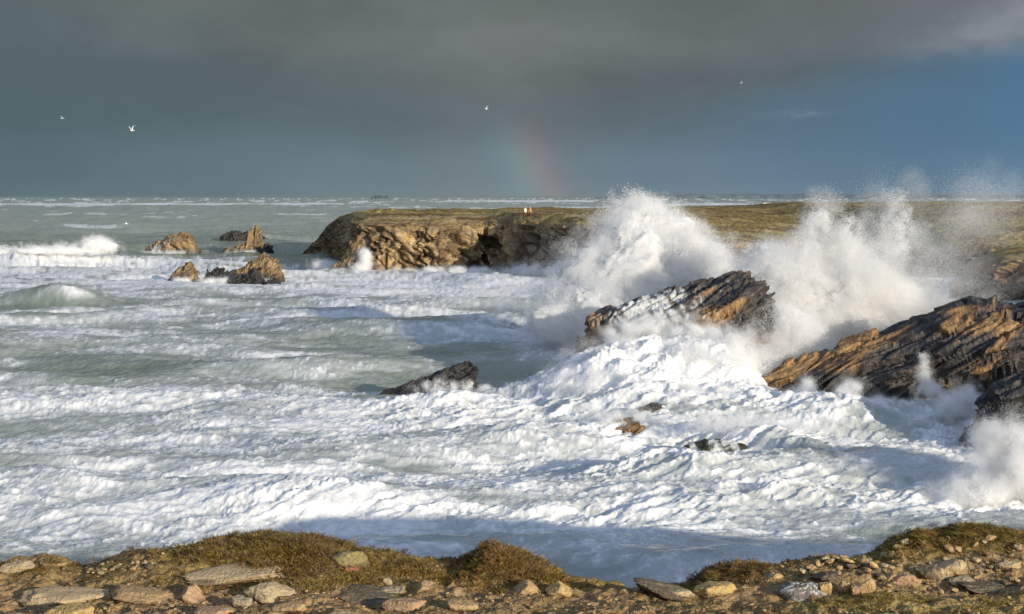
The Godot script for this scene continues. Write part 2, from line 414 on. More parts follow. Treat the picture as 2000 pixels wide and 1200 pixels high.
func make_sea() -> void:
	var angles := PackedFloat32Array()
	var fine := 0.0305
	var a := 16.6
	var coarse := 30.0
	while coarse > a + 1.0:
		angles.append(coarse)
		coarse -= 1.3
	while a > 0.07:
		angles.append(a)
		a -= fine
	angles.append(0.05)
	angles.append(0.035)
	var bear := PackedFloat32Array()
	var b := -100.0
	while b < -28.0:
		bear.append(b)
		b += 3.0
	b = -27.0
	while b < 27.0:
		bear.append(b)
		b += 0.0475
	b = 27.5
	while b < 100.0:
		bear.append(b)
		b += 3.0
	var nu := bear.size()
	var nv := angles.size()
	var step_u := 10
	var step_v := 1
	var cu := (nu - 1) / step_u + 2
	var cv := (nv - 1) / step_v + 2
	var su := PackedFloat32Array()
	var cs := PackedFloat32Array()
	for i in nu:
		su.append(sin(deg_to_rad(bear[i])))
		cs.append(cos(deg_to_rad(bear[i])))
	var dist := PackedFloat32Array()
	for j in nv:
		dist.append(EYE / tan(deg_to_rad(angles[j])))
	var broad := []
	var swell := []
	broad.resize(cu * cv)
	swell.resize(cu * cv)
	for j in cv:
		var jj := mini(j * step_v, nv - 1)
		for i in cu:
			var ii := mini(i * step_u, nu - 1)
			var x := dist[jj] * su[ii]
			var d := dist[jj] * cs[ii]
			broad[j * cu + i] = sea_broad(x, d)
			swell[j * cu + i] = sea_swell(x, d)
	var pos := PackedVector3Array()
	var col := PackedColorArray()
	pos.resize(nu * nv)
	col.resize(nu * nv)
	var foam_c := Vector3(0.8, 0.8, 0.785)
	var thin_c := Vector3(0.56, 0.58, 0.565)
	var deep_c := Vector3(0.185, 0.225, 0.14)
	var milk_c := Vector3(0.33, 0.36, 0.325)
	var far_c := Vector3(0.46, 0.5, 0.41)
	for j in nv:
		var j0 := j / step_v
		var tv := float(j % step_v) / step_v
		var r := dist[j]
		for i in nu:
			var i0 := i / step_u
			var tu := float(i % step_u) / step_u
			var k := j0 * cu + i0
			var bb: Vector4 = (broad[k] as Vector4).lerp(broad[k + 1], tu).lerp((broad[k + cu] as Vector4).lerp(broad[k + cu + 1], tu), tv)
			var ss: Vector4 = (swell[k] as Vector4).lerp(swell[k + 1], tu).lerp((swell[k + cu] as Vector4).lerp(swell[k + cu + 1], tu), tv)
			var x := r * su[i]
			var d := r * cs[i]
			var wx := x + ss.y
			var wd := d + ss.z
			var far := sm(150.0, 500.0, d)
			# foam: torn sheets drawn out along the crests, ridged veins, finer lace near by
			var torn := n_fbm.get_noise_2d(wx * 0.05 + wd * 0.012 + 30.0, wd * 0.13)
			var veins := n_ridge.get_noise_2d(wx * 0.1, wd * 0.14)
			var fine_n := n_fbm2.get_noise_2d(wx * 0.75, wd * 1.1)
			var near := 1.0 - far
			var lace := 0.0
			var froth := 0.0
			if near > 0.0:
				lace = n_ridge.get_noise_2d(wx * 0.4 + 40.0, wd * 0.5) - 0.3
			if d < 140.0:
				froth = n_fbm2.get_noise_2d(wx * 2.3 + wd * 0.6 + 5.0, wd * 2.9) * sm(140.0, 90.0, d)
			var cover := bb.x + torn * 0.7 * (0.4 + 0.6 * sm(1.25, 0.75, bb.x))
			var thick := (cover - 0.56) * 1.1 + (veins - 0.3) * 0.75 + lace * 0.75 + fine_n * 0.16 + froth * 0.28 + minf(bb.y, 1.0) * 0.3
			if far > 0.0:
				# beyond the surf only the breaking crests are white
				var caps := n_fbm.get_noise_2d(x * 0.011 + 7.0, d * 0.0075)
				var cap2 := n_fbm2.get_noise_2d(x * 0.05, d * 0.016)
				var crest := bb.x - lerpf(0.44, 0.1, sm(600.0, 2200.0, d)) + caps * 0.66 + cap2 * 0.3 * sm(0.0, 0.45, caps)
				thick = lerpf(thick, crest * 1.6, far)
			# beaten water runs down off the rocks to the left and towards the shore, in strings
			var flow := 0.0
			if bb.y > 0.05:
				flow = n_fbm.get_noise_2d((x * 0.75 + d * 0.66) * 0.16 + fine_n * 0.1, (x * 0.66 - d * 0.75) * 0.95) * minf(bb.y * 1.6, 1.0)
				thick += flow * 0.75 - 0.12 * minf(bb.y, 1.0)
			var f := sm(-0.05, 0.75, thick)
			var film := sm(-0.75, 0.1, lerpf((cover - 0.5) * 1.5 + torn * 0.25 + (veins - 0.3) * 0.5 + lace * 0.35 + fine_n * 0.15, thick * 1.2, far))
			# height: swell, chop, and torn heaps where the water is beaten
			var chop := n_chop.get_noise_2d(wx * 0.085, wd * 0.19)
			var h := ss.x + bb.z + chop * (0.38 + 0.4 * bb.y)
			if d < 500.0:
				h += n_fbm2.get_noise_2d(x * 0.4 + wd * 0.1 + 9.0, d * 0.85) * 0.08
			var patch := sm(-0.25, 0.35, n_low.get_noise_2d(x * 0.16 + 20.0, d * 0.2))
			if bb.y > 0.06:
				var l1 := 1.0 - absf(n_lump.get_noise_2d(wx * 0.22 + wd * 0.06, wd * 0.34)) * 2.4
				var big := lerpf(0.35, 0.7, sm(62.0, 84.0, d))
				var torn_up := n_fbm.get_noise_2d(wx * 0.55 + wd * 0.15 + 70.0, wd * 0.8)
				h += minf(bb.y, 1.2) * (l1 * 0.42 * big + torn_up * (0.16 + 0.34 * patch) * big + fine_n * 0.1 * patch) + flow * (0.22 + 0.07 * bb.z)
			h += f * (0.05 + lace * 0.07 + fine_n * 0.02 + froth * 0.03 * patch) + froth * 0.04 * minf(bb.y, 1.0) * patch
			if d > 2500.0:
				h *= sm(9000.0, 2500.0, d)
			pos[j * nu + i] = Vector3(x, h, -d)
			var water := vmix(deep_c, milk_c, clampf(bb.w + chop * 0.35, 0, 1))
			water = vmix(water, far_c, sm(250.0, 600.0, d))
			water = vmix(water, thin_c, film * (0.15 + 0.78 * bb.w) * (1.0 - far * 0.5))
			var c := vmix(water, foam_c, f)
			c *= 1.0 + (fine_n * 0.08 + froth * 0.2) * maxf(f, film * 0.7)
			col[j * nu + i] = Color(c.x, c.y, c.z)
	# froth is dull, the open water between is glossy
	var m := bumpy(mat(0.6, 0.4), 75, 5.5, 6.0)
	var glossy := bumpy(mat(0.2, 0.5), 75, 5.5, 7.0)
	var whole := sheet(nu, nv, pos, col, false).surface_get_arrays(0)
	var idx: PackedInt32Array = whole[Mesh.ARRAY_INDEX]
	var froth_idx := PackedInt32Array()
	var water_idx := PackedInt32Array()
	froth_idx.resize(idx.size())
	water_idx.resize(idx.size())
	var nf := 0
	var nw := 0
	for k in range(0, idx.size(), 3):
		if col[idx[k]].b + col[idx[k + 1]].b + col[idx[k + 2]].b > 1.62:
			froth_idx[nf] = idx[k]; froth_idx[nf + 1] = idx[k + 1]; froth_idx[nf + 2] = idx[k + 2]
			nf += 3
		else:
			water_idx[nw] = idx[k]; water_idx[nw + 1] = idx[k + 1]; water_idx[nw + 2] = idx[k + 2]
			nw += 3
	froth_idx.resize(nf)
	water_idx.resize(nw)
	var am := ArrayMesh.new()
	whole[Mesh.ARRAY_INDEX] = froth_idx
	am.add_surface_from_arrays(Mesh.PRIMITIVE_TRIANGLES, whole)
	whole[Mesh.ARRAY_INDEX] = water_idx
	am.add_surface_from_arrays(Mesh.PRIMITIVE_TRIANGLES, whole)
	am.surface_set_material(0, m)
	am.surface_set_material(1, glossy)
	var o := put("sea", am, null)
	tag(o, "grey-green storm sea streaked and heaped with white foam", "", "", "structure")

# height of the sea without its fine froth, for things that stand in it
func sea_level(x: float, d: float) -> float:
	return sea_swell(x, d).x + heap_sum(x, d)

# ------------------------------------------------------------------ rock surface
# Schist: blocks and leaves along a dipping grain.  grain = three axes (along, across the leaves, sideways).
func grain_axes(dip: float, turn: float) -> Basis:
	return Basis(Vector3.UP, deg_to_rad(turn)) * Basis(Vector3(0, 0, 1), deg_to_rad(dip))

# how far the rock stands out (about -1..1) at p; big, small = block sizes along the grain
func rock_relief(p: Vector3, g: Basis, big: float, leaf: float) -> float:
	var q := g.inverse() * p
	q.y += n_low.get_noise_3d(p.x * 0.16 / big * 2.0, p.y * 0.3 / big * 2.0, p.z * 0.16) * leaf * 0.7
	var w := n_fbm2.get_noise_3d(q.x * 0.3 / big, q.y * 0.6 / big, q.z * 0.4 / big) * 0.4
	var a := n_cell.get_noise_3d(q.x / (big * 1.5) + w, q.y / leaf + w, q.z / big - w)
	var b := n_cell2.get_noise_3d(q.x / (big * 0.6) + 3.0, q.y / (leaf * 0.36) + w, q.z / (big * 0.5))
	var c := n_fbm.get_noise_3d(q.x * 0.5 / big, q.y / leaf * 0.7, q.z * 0.6 / big)
	return a * 0.68 + b * 0.2 + c * 0.34

func rock_crack(p: Vector3, g: Basis, big: float, leaf: float) -> float:
	var q := g.inverse() * p
	q.y += n_low.get_noise_3d(p.x * 0.16 / big * 2.0, p.y * 0.3 / big * 2.0, p.z * 0.16) * leaf * 0.7
	var w := n_fbm2.get_noise_3d(q.x * 0.3 / big, q.y * 0.6 / big, q.z * 0.4 / big) * 0.4
	return sm(0.0, 0.2, n_crack.get_noise_3d(q.x / (big * 1.5) + w, q.y / leaf + w, q.z / big - w) + 1.0)

# ------------------------------------------------------------------ far headland
# Coast from its seaward tip to the right: [x, d of the foot, height of the edge, how far the edge stands back, length of the slope above, height inland]
var coast := [
	[-47.5, 301.0, 0.2, 0.3, 3.0, 0.3, 4.0], [-46.0, 300.0, 1.6, 1.0, 4.0, 1.8, 8.0], [-43.5, 297.0, 3.6, 2.0, 5.0, 4.0, 14.0], [-41.0, 292.0, 6.2, 2.5, 6.0, 6.9, 20.0], [-38.0, 286.0, 8.0, 3.0, 9.0, 8.9, 30.0],
	[-34.0, 270.0, 8.3, 3.5, 16.0, 9.9, 60.0], [-30.5, 246.0, 8.2, 4.0, 22.0, 10.0, 80.0], [-27.0, 231.0, 8.0, 3.2, 26.0, 10.0, 95.0], [-22.0, 228.5, 8.0, 2.6, 26.0, 10.0, 95.0], [-17.0, 231.0, 7.9, 2.2, 26.0, 10.1, 95.0],
	[-12.0, 231.5, 7.8, 2.2, 26.0, 10.0, 95.0], [-10.2, 237.0, 7.9, 1.6, 22.0, 9.9, 95.0], [-5.0, 240.5, 8.0, 1.4, 18.0, 10.0, 95.0], [-1.8, 239.0, 8.2, 1.6, 14.0, 10.4, 95.0], [0.4, 233.0, 8.3, 1.6, 12.0, 10.45, 95.0],
	[4.0, 225.0, 8.1, 1.6, 16.0, 10.4, 100.0], [7.6, 216.0, 8.0, 1.8, 22.0, 10.4, 106.0], [10.6, 207.0, 8.2, 2.0, 28.0, 10.4, 112.0], [13.5, 201.0, 7.4, 2.4, 34.0, 10.4, 114.0], [18.0, 200.0, 6.8, 3.0, 44.0, 10.4, 114.0],
	[26.0, 204.0, 6.3, 3.0, 60.0, 10.5, 130.0], [34.0, 206.0, 6.0, 2.4, 75.0, 10.6, 150.0], [40.0, 212.0, 5.9, 2.4, 80.0, 10.4, 165.0], [48.0, 218.0, 5.6, 3.0, 80.0, 10.2, 180.0], [56.0, 217.0, 5.0, 4.0, 85.0, 10.0, 190.0],
	[62.0, 212.0, 4.6, 4.0, 80.0, 10.2, 190.0], [66.5, 204.0, 4.2, 3.0, 64.0, 10.6, 190.0], [69.0, 198.0, 4.6, 2.4, 52.0, 11.0, 190.0], [76.0, 192.0, 5.2, 2.4, 50.0, 11.4, 190.0], [92.0, 182.0, 6.0, 2.6, 50.0, 11.6, 190.0], [120.0, 176.0, 8.0, 3.0, 60.0, 11.6, 210.0], [180.0, 176.0, 9.0, 4.0, 40.0, 11.6, 220.0],
]

func inland_height(x: float, d: float, r: float, edge: float, slope: float, high: float) -> float:
	var s := sm(0.0, 1.0, pow(clampf(r / slope, 0, 1), 0.7))
	var h := lerpf(edge, high, s)
	h += n_low.get_noise_2d(x * 0.06, d * 0.03) * 0.35 * sm(0.0, 8.0, r) + n_fbm.get_noise_2d(x * 0.22, d * 0.12) * 0.22
	# crags on the skyline of the seaward half
	h += sm(-8.0, -20.0, x) * sm(-46.0, -36.0, x) * maxf(0.0, n_fbm.get_noise_2d(x * 0.3 + 5.0, d * 0.05)) * 0.9 * sm(14.0, 30.0, r) * sm(60.0, 40.0, r)
	return h

func make_headland() -> void:
	# stations along the coast, evenly by length
	var pts := []
	for i in coast.size() - 1:
		var p: Array = coast[i]
		var q: Array = coast[i + 1]
		var length := Vector2(q[0] - p[0], (q[1] - p[1]) * 0.6).length()
		var n := maxi(2, int(length / (0.19 if q[0] < 16.0 else 0.3 if q[0] < 80.0 else 1.5)))
		for k in n:
			var t := float(k) / n
			var o := []
			for c in 7:
				o.append(lerpf(p[c], q[c], t))
			pts.append(o)
	var nu := pts.size()
	var face := 70
	var top := 80
	var nv := face + top + 3
	var pos := PackedVector3Array()
	var col := PackedColorArray()
	pos.resize(nu * nv)
	col.resize(nu * nv)
	var g := grain_axes(-32.0, 10.0)
	for i in nu:
		var o: Array = pts[i]
		var a: Array = pts[maxi(i - 12, 0)]
		var b: Array = pts[mini(i + 12, nu - 1)]
		var run := Vector2(b[0] - a[0], b[1] - a[1]).normalized()
		var out := Vector3(run.y, 0, run.x)       # away from the land, level
		for j in nv:
			var x: float = o[0]
			var d: float = o[1]
			var p: Vector3
			if j <= face:
				var t := float(j) / face
				var h: float = lerpf(-1.2, o[2], t)
				# a broken profile: steep wall with a ledge and a rounded lip
				var back: float = o[3] * (0.55 * t + 0.45 * pow(t, 5.0))
				p = Vector3(x, h, -(d + back))
				var big := n_low.get_noise_3d(x * 0.13, h * 0.1, d * 0.05) * 1.2
				var rel := rock_relief(p, g, 2.4, 1.3)
				var amp := 1.6 * sm(0.0, 3.0, o[2]) * sm(1.12, 0.7, t)
				p += (out * 1.0 + Vector3(0, 0.12, 0)) * (rel * amp + big * 0.7 * sm(1.1, 0.6, t))
				var gully := sm(0.55, 0.95, n_ridge.get_noise_2d(x * 0.16 + 2.0, h * 0.02))
				var split := sm(0.14, 0.0, n_crack.get_noise_2d(x * 0.3 + h * 0.05 + n_fbm2.get_noise_2d(x * 0.2, h * 0.3) * 0.4, h * 0.07 + 4.0) + 1.0)
				gully = maxf(gully, split)
				p -= out * gully * 1.3 * sm(1.1, 0.8, t)
				pos[j * nu + i] = p
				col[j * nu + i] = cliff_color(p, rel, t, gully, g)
			else:
				var t := float(j - face) / top
				var r: float = o[6] * pow(t, 1.9)
				if j >= face + top:
					var extra := j - face - top + 1
					p = Vector3(x, lerpf(o[5], -3.0, extra / 3.0), -(d + o[3] + o[6] + extra * 5.0))
					pos[j * nu + i] = p
					col[j * nu + i] = Color(0.1, 0.085, 0.05)
					continue
				var dd: float = d + o[3] + r
				var h := inland_height(x, dd, r, o[2], o[4], o[5])
				var lip := 1.0 - sm(0.0, 7.0, r)
				p = Vector3(x, h, -dd)
				var rel := rock_relief(p, g, 3.6, 1.5)
				p += Vector3(0, 0.5, 0) * rel * lip * sm(0.0, 3.0, o[2]) * sm(0.0, 0.8, r)
				pos[j * nu + i] = p
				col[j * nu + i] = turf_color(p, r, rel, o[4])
	var m := mat(0.9, 0.25)
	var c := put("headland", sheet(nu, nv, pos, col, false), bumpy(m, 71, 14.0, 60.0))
	tag(c, "long low headland of tan cliffs with a flat brown grassy top", "", "", "structure")

func cliff_color(p: Vector3, rel: float, t: float, gully: float, g: Basis) -> Color:
	var q := g.inverse() * p
	var band := n_fbm.get_noise_3d(q.x * 0.1, q.y * 0.55, q.z * 0.1)
	var tan_c := vmix(Vector3(0.44, 0.315, 0.165), Vector3(0.32, 0.235, 0.13), sm(-0.3, 0.3, band))
	var ochre := Vector3(0.4, 0.26, 0.11)
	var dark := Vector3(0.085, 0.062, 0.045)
	var c := vmix(tan_c, ochre, sm(0.05, 0.5, n_low.get_noise_3d(p.x * 0.25, p.y * 0.3, p.z * 0.1 + 8.0)))
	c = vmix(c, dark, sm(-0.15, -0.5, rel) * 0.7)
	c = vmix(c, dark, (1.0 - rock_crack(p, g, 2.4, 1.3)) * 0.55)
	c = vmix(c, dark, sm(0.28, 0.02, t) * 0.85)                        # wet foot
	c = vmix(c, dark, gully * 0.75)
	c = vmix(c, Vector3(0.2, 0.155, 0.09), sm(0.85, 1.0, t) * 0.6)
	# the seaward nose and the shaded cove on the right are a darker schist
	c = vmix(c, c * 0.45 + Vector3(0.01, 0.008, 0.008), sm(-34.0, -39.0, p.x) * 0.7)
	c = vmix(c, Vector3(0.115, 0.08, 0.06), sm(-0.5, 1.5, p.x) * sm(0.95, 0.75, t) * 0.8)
	c *= 1.0 + n_fbm2.get_noise_3dv(p * 1.3) * 0.35
	return Color(c.x, c.y, c.z)

func turf_color(p: Vector3, r: float, rel: float, slope: float) -> Color:
	var n := n_fbm.get_noise_2d(p.x * 0.05, p.z * 0.16)
	var n2 := n_fbm2.get_noise_2d(p.x * 0.35, p.z * 0.5)
	var straw := Vector3(0.44, 0.33, 0.13)
	var olive := Vector3(0.26, 0.2, 0.07)
	var heath := Vector3(0.15, 0.085, 0.04)
	var earth := Vector3(0.4, 0.32, 0.2)
	var c := vmix(straw, olive, sm(-0.25, 0.2, n))
	c = vmix(c, heath, sm(0.05, 0.3, n2 * 0.6 + n_fbm.get_noise_2d(p.x * 0.025 + 60.0, p.z * 0.1)) * 0.85)
	# worn paths run along the cliff top
	var path := exp(-pow((r - 12.0 - 5.0 * n_low.get_noise_2d(p.x * 0.03, 3.0)) / 1.6, 2.0)) + 0.8 * exp(-pow((r - 5.0 - 3.0 * n_low.get_noise_2d(p.x * 0.05, 8.0)) / 0.9, 2.0))
	c = vmix(c, earth, clampf(path, 0, 1) * 0.75)
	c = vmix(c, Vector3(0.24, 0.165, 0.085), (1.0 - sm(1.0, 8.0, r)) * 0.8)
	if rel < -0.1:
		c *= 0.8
	c *= 1.0 + n2 * 0.25
	return Color(c.x, c.y, c.z)

# ------------------------------------------------------------------ far shores
func low_shore(called: String, label: String, x0: float, x1: float, d: float, high: float, deep: float, sd: int, tone: Vector3) -> void:
	var nu := 160
	var nv := 14
	var pos := PackedVector3Array()
	var col := PackedColorArray()
	for j in nv:
		for i in nu:
			var u := float(i) / (nu - 1)
			var v := float(j) / (nv - 1)
			var x := lerpf(x0, x1, u)
			var env := sm(0.0, 0.12, u) * sm(1.0, 0.86, u) * sin(PI * clampf(v * 0.9 + 0.05, 0, 1))
			var h := high * env * (0.8 + 0.5 * n_fbm.get_noise_2d(u * 4.0 + sd, v * 1.2)) - 0.6
			pos.append(Vector3(x, h, -(d + deep * v)))
			var c := tone * (1.0 + 0.5 * n_fbm2.get_noise_2d(u * 30.0 + sd, v * 4.0))
			col.append(Color(c.x, c.y, c.z))
	var o := put(called, sheet(nu, nv, pos, col, false), mat(0.9, 0.2))
	tag(o, label, "", "", "structure")

func make_far_coast() -> void:
	low_shore("far_coast", "low dark coast with scrub across the bay at right", 340.0, 1150.0, 1900.0, 6.5, 120.0, 3, Vector3(0.12, 0.12, 0.1))
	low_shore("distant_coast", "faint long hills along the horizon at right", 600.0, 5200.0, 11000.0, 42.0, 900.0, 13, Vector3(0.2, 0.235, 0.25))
	low_shore("island", "small dark island low on the horizon left of the rainbow", -1000.0, -860.0, 9400.0, 26.0, 120.0, 23, Vector3(0.12, 0.14, 0.15))
	# white houses on that coast, a pixel or two wide in the photograph
	var spots := [[362.0, 1905.0, 10.0], [376.0, 1912.0, 5.0], [402.0, 1906.0, 6.0], [410.0, 1902.0, 4.5], [432.0, 1904.0, 7.0]]
	var said := ["widest white house on the low coast across the bay", "white house second from left on the far coast", "small white house in the middle of the far hamlet", "white house standing apart by the far scrub", "rightmost small white house on the far coast"]
	for i in spots.size():
		var s: Array = spots[i]
		var house := root_at("white_house", Vector3(s[0], 1.2, -float(s[1])))
		tag(house, said[i], "house", "white houses on the far coast")
		var w := BoxMesh.new()
		w.size = Vector3(s[2], 3.6, 7.0)
		var wall := StandardMaterial3D.new()
		wall.albedo_color = Color(0.9, 0.89, 0.86)
		wall.roughness = 0.9
		put("wall", w, wall, house).position.y = 1.8
		var r := PrismMesh.new()
		r.size = Vector3(7.6, 2.4, s[2] + 0.4)
		var slate := StandardMaterial3D.new()
		slate.albedo_color = Color(0.4, 0.42, 0.46)
		slate.roughness = 0.7
		var roof := put("roof", r, slate, house)
		roof.position.y = 4.81
		roof.rotation_degrees.y = 90.0

# ------------------------------------------------------------------ foreground clifftop
# Height of the clifftop's rim along x at about 17 m ahead (mounds and gaps)
var rim_x := [-8.52, -6.81, -6.54, -5.99, -5.79, -5.69, -5.11, -4.42, -3.88, -3.2, -2.72, -2.38, -2.04, -1.63, -1.16, -0.75, -0.54, -0.27, 0.0, 0.34, 0.61, 0.78, 1.36, 1.64, 1.91, 2.25, 2.66, 3.06, 4.08, 4.76, 5.03, 5.44, 5.98, 6.46, 6.8, 7.81, 10.15]
var rim_h := [8.077, 8.112, 8.216, 8.23, 8.126, 8.126, 8.251, 8.334, 8.438, 8.493, 8.452, 8.369, 8.306, 8.209, 8.14, 8.133, 8.251, 8.327, 8.313, 8.223, 8.049, 7.883, 7.869, 7.799, 7.799, 7.869, 8.077, 8.161, 8.223, 8.258, 8.424, 8.549, 8.625, 8.625, 8.562, 8.839, 9.526]

func rim(x: float) -> float:
	var i := rim_x.bsearch(x) - 1
	i = clampi(i, 0, rim_x.size() - 2)
	var t: float = clampf((x - rim_x[i]) / (rim_x[i + 1] - rim_x[i]), 0, 1)
	return lerpf(rim_h[i], rim_h[i + 1], sm(0, 1, t))

func rim_d(x: float) -> float:
	return 17.45 + 0.35 * n_low.get_noise_2d(x * 0.3, 77.0)

func plane_h(d: float) -> float:
	if d < 15.0:
		return lerpf(11.3, 8.2, d / 15.0)
	return 8.2 - (d - 15.0) * 0.05

# small lumps of the ground: [x, d, reach, height]
var lumps := [
	[-2.97, 16.88, 0.91, 0.060], [-0.09, 16.92, 0.56, 0.060], [4.67, 16.53, 0.63, 0.096], [3.05, 16.53, 0.49, 0.084], [3.99, 16.40, 0.49, 0.072], [-4.81, 16.65, 0.63, 0.060], [6.46, 15.76, 0.77, 0.120], [4.47, 15.44, 0.84, 0.072], [-2.45, 15.85, 0.56, 0.048],
	[-5.68, 15.80, 0.70, -0.060], [-1.71, 15.76, 0.49, -0.048], [5.15, 16.20, 0.24, -0.096], [6.94, 15.94, 0.42, -0.060],
]

func ground_h(x: float, d: float) -> float:
	var rd := rim_d(x)
	var h := lerpf(plane_h(d), rim(x), sm(rd - 1.5, rd - 0.35, d))
	h += maxf(0.0, absf(x) - 6.0) * 0.05 * sm(14.5, 9.0, d)
	for g: Array in lumps:
		var q: float = Vector2(x - g[0], d - g[1]).length() / g[2]
		if q < 2.0:
			h += g[3] * exp(-q * q)
	var rough := n_fbm.get_noise_2d(x * 0.9, d * 1.3) * 0.085 + n_fbm2.get_noise_2d(x * 4.0, d * 4.0) * 0.035
	return h + rough

func make_foreground() -> void:
	# the bank ahead, fine; rows by distance, columns by angle
	var rows := PackedFloat32Array()
	var d := 1.0
	while d < 13.6:
		rows.append(d)
		d += 0.5
	while d < 18.8:
		rows.append(d)
		d += 0.022
	var nu := 520
	var pos := PackedVector3Array()
	var col := PackedColorArray()
	var drop := 10
	var nv := rows.size() + drop
	pos.resize(nu * nv)
	col.resize(nu * nv)
	for j in nv:
		for i in nu:
			var s := 2.0 * i / (nu - 1.0) - 1.0
			var u := s / 0.84 * 0.5 if absf(s) < 0.84 else signf(s) * lerpf(0.5, 1.5, (absf(s) - 0.84) / 0.16)
			if j >= rows.size():
				# the cliff below the rim, out of sight from above
				var k := float(j - rows.size() + 1) / drop
				var top := pos[(rows.size() - 1) * nu + i]
				var p := Vector3(top.x * (1.0 + 0.06 * k), lerpf(top.y, -1.5, k), top.z - 3.0 * k)
				p.z += rock_relief(p, grain_axes(20, 0), 2.0, 0.8) * 0.8
				pos[j * nu + i] = p
				col[j * nu + i] = Color(0.14, 0.1, 0.07)
				continue
			var dd := rows[j]
			var x := u * dd
			var h := ground_h(x, dd)
			var rd := rim_d(x)
			if dd > rd:
				h -= (dd - rd) * (0.7 + 1.6 * (dd - rd))
			pos[j * nu + i] = Vector3(x, h, -dd)
			col[j * nu + i] = ground_color(x, dd, h)
	var o := put("clifftop_ground", sheet(nu, nv, pos, col, false), bumpy(mat(0.95, 0.2), 72, 0.9, 6.0))
	tag(o, "brown stony clifftop earth with moss in the foreground", "", "", "structure")

func turfed(x: float, d: float) -> float:
	# how far the ground is grown over: heath along the rim mounds, grass on the right
	var rd := rim_d(x)
	var n := n_fbm.get_noise_2d(x * 0.5 + 3.0, d * 0.5)
	var t := sm(rd - 1.3, rd - 0.8, d) * (sm(-4.5, -3.5, x) * sm(1.9, 0.9, x) + sm(4.6, 5.1, x) + 0.35)
	t += sm(-0.12, 0.3, n) * 0.55
	t = maxf(t, sm(1.8, 3.8, x) * sm(15.75, 15.3, d + n * 0.6))
	return clampf(t, 0, 1)

func ground_color(x: float, d: float, h: float) -> Color:
	var n := n_fbm.get_noise_2d(x * 0.9, d * 0.9)
	var n2 := n_fbm2.get_noise_2d(x * 5.0, d * 5.0)
	var n3 := n_fbm2.get_noise_2d(x * 16.0, d * 16.0)
	var earth := vmix(Vector3(0.33, 0.215, 0.11), Vector3(0.22, 0.14, 0.07), sm(-0.3, 0.3, n))
	var gravel := Vector3(0.42, 0.31, 0.18)
	var moss := vmix(Vector3(0.3, 0.22, 0.075), Vector3(0.18, 0.13, 0.045), sm(-0.2, 0.3, n2))
	var straw := Vector3(0.4, 0.31, 0.12)
	var c := vmix(earth, gravel, sm(0.15, 0.55, n3 + n * 0.4) * 0.7)
	var t := turfed(x, d)
	c = vmix(c, moss, t * 0.85)
	c = vmix(c, straw, sm(2.2, 4.0, x) * sm(15.7, 15.3, d) * sm(-0.1, 0.35, n2) * 0.8)
	# worn path behind the right-hand mound
	c = vmix(c, Vector3(0.42, 0.3, 0.17), exp(-pow((d - 16.55) / 0.16, 2.0)) * sm(4.6, 5.2, x) * 0.8)
	c *= 1.0 + n3 * 0.35 + n2 * 0.2
	return Color(c.x, c.y, c.z)

# ------------------------------------------------------------------ coast on the viewer's right, just outside the picture; its cliffs shade the water
func make_right_coast() -> void:
	# [x, d] of the foot, from beside the viewer to where it joins the far cliffs; height of the edge; height inland
	var line := [[10.6, 17.6, 8.6, 10.5], [15.0, 21.0, 9.4, 11.0], [20.0, 24.0, 10.0, 11.4], [26.0, 25.5, 9.8, 11.2], [32.0, 28.0, 7.6, 9.0], [38.0, 33.0, 6.5, 8.0], [43.0, 42.0, 5.5, 7.0], [45.0, 52.0, 4.5, 6.0], [43.0, 62.0, 4.0, 6.0], [39.0, 70.0, 4.2, 6.2], [37.0, 76.0, 5.0, 7.0], [40.0, 84.0, 6.0, 8.0], [43.0, 92.0, 6.5, 9.0], [48.0, 102.0, 7.5, 10.0], [56.0, 116.0, 8.0, 10.0], [66.0, 132.0, 7.0, 9.0], [69.0, 146.0, 6.0, 8.0], [65.0, 153.0, 5.6, 7.4], [57.0, 159.0, 5.2, 6.6], [54.6, 164.0, 4.4, 5.8], [57.0, 175.0, 4.6, 6.4], [66.0, 190.0, 5.0, 7.0]]
	var pts := []
	for i in line.size() - 1:
		var n := 26 if i > 9 else 12
		for k in n:
			var o := []
			for c in 4:
				o.append(lerpf(line[i][c], line[i + 1][c], float(k) / n))
			pts.append(o)
	var nu := pts.size()
	var nv := 40
	var pos := PackedVector3Array()
	var col := PackedColorArray()
	pos.resize(nu * nv)
	col.resize(nu * nv)
	var g := grain_axes(25, 0)
	for i in nu:
		var o: Array = pts[i]
		var a: Array = pts[maxi(i - 8, 0)]
		var b: Array = pts[mini(i + 8, nu - 1)]
		var run := Vector2(b[0] - a[0], b[1] - a[1]).normalized()
		var out := Vector3(-run.y, 0, -run.x)
		for j in nv:
			var p: Vector3
			var back: float
			if j < 24:
				var t := j / 23.0
				back = 3.0 * t
				p = Vector3(o[0], lerpf(-1.5, o[2], t), -o[1]) - out * back
				var rel := rock_relief(p, g, 3.0, 1.0)
				p += out * rel * 1.0
				col[j * nu + i] = cliff_color(p, rel, t, 0.0, g)
			else:
				var t := (j - 23.0) / 16.0
				back = 3.0 + (60.0 if i < 130 else 30.0) * t * t
				p = Vector3(o[0], lerpf(o[2], o[3], sm(0, 0.5, t)) + n_fbm.get_noise_2d(o[0] * 0.1 + back * 0.2, o[1] * 0.1) * 0.5, -o[1]) - out * back
				col[j * nu + i] = turf_color(p, back, 0.0, 10.0)
			pos[j * nu + i] = p
	var m := put("right_coast", sheet(nu, nv, pos, col, true), mat(0.9, 0.25))
	tag(m, "rocky coast running on beyond the right edge", "", "", "structure")

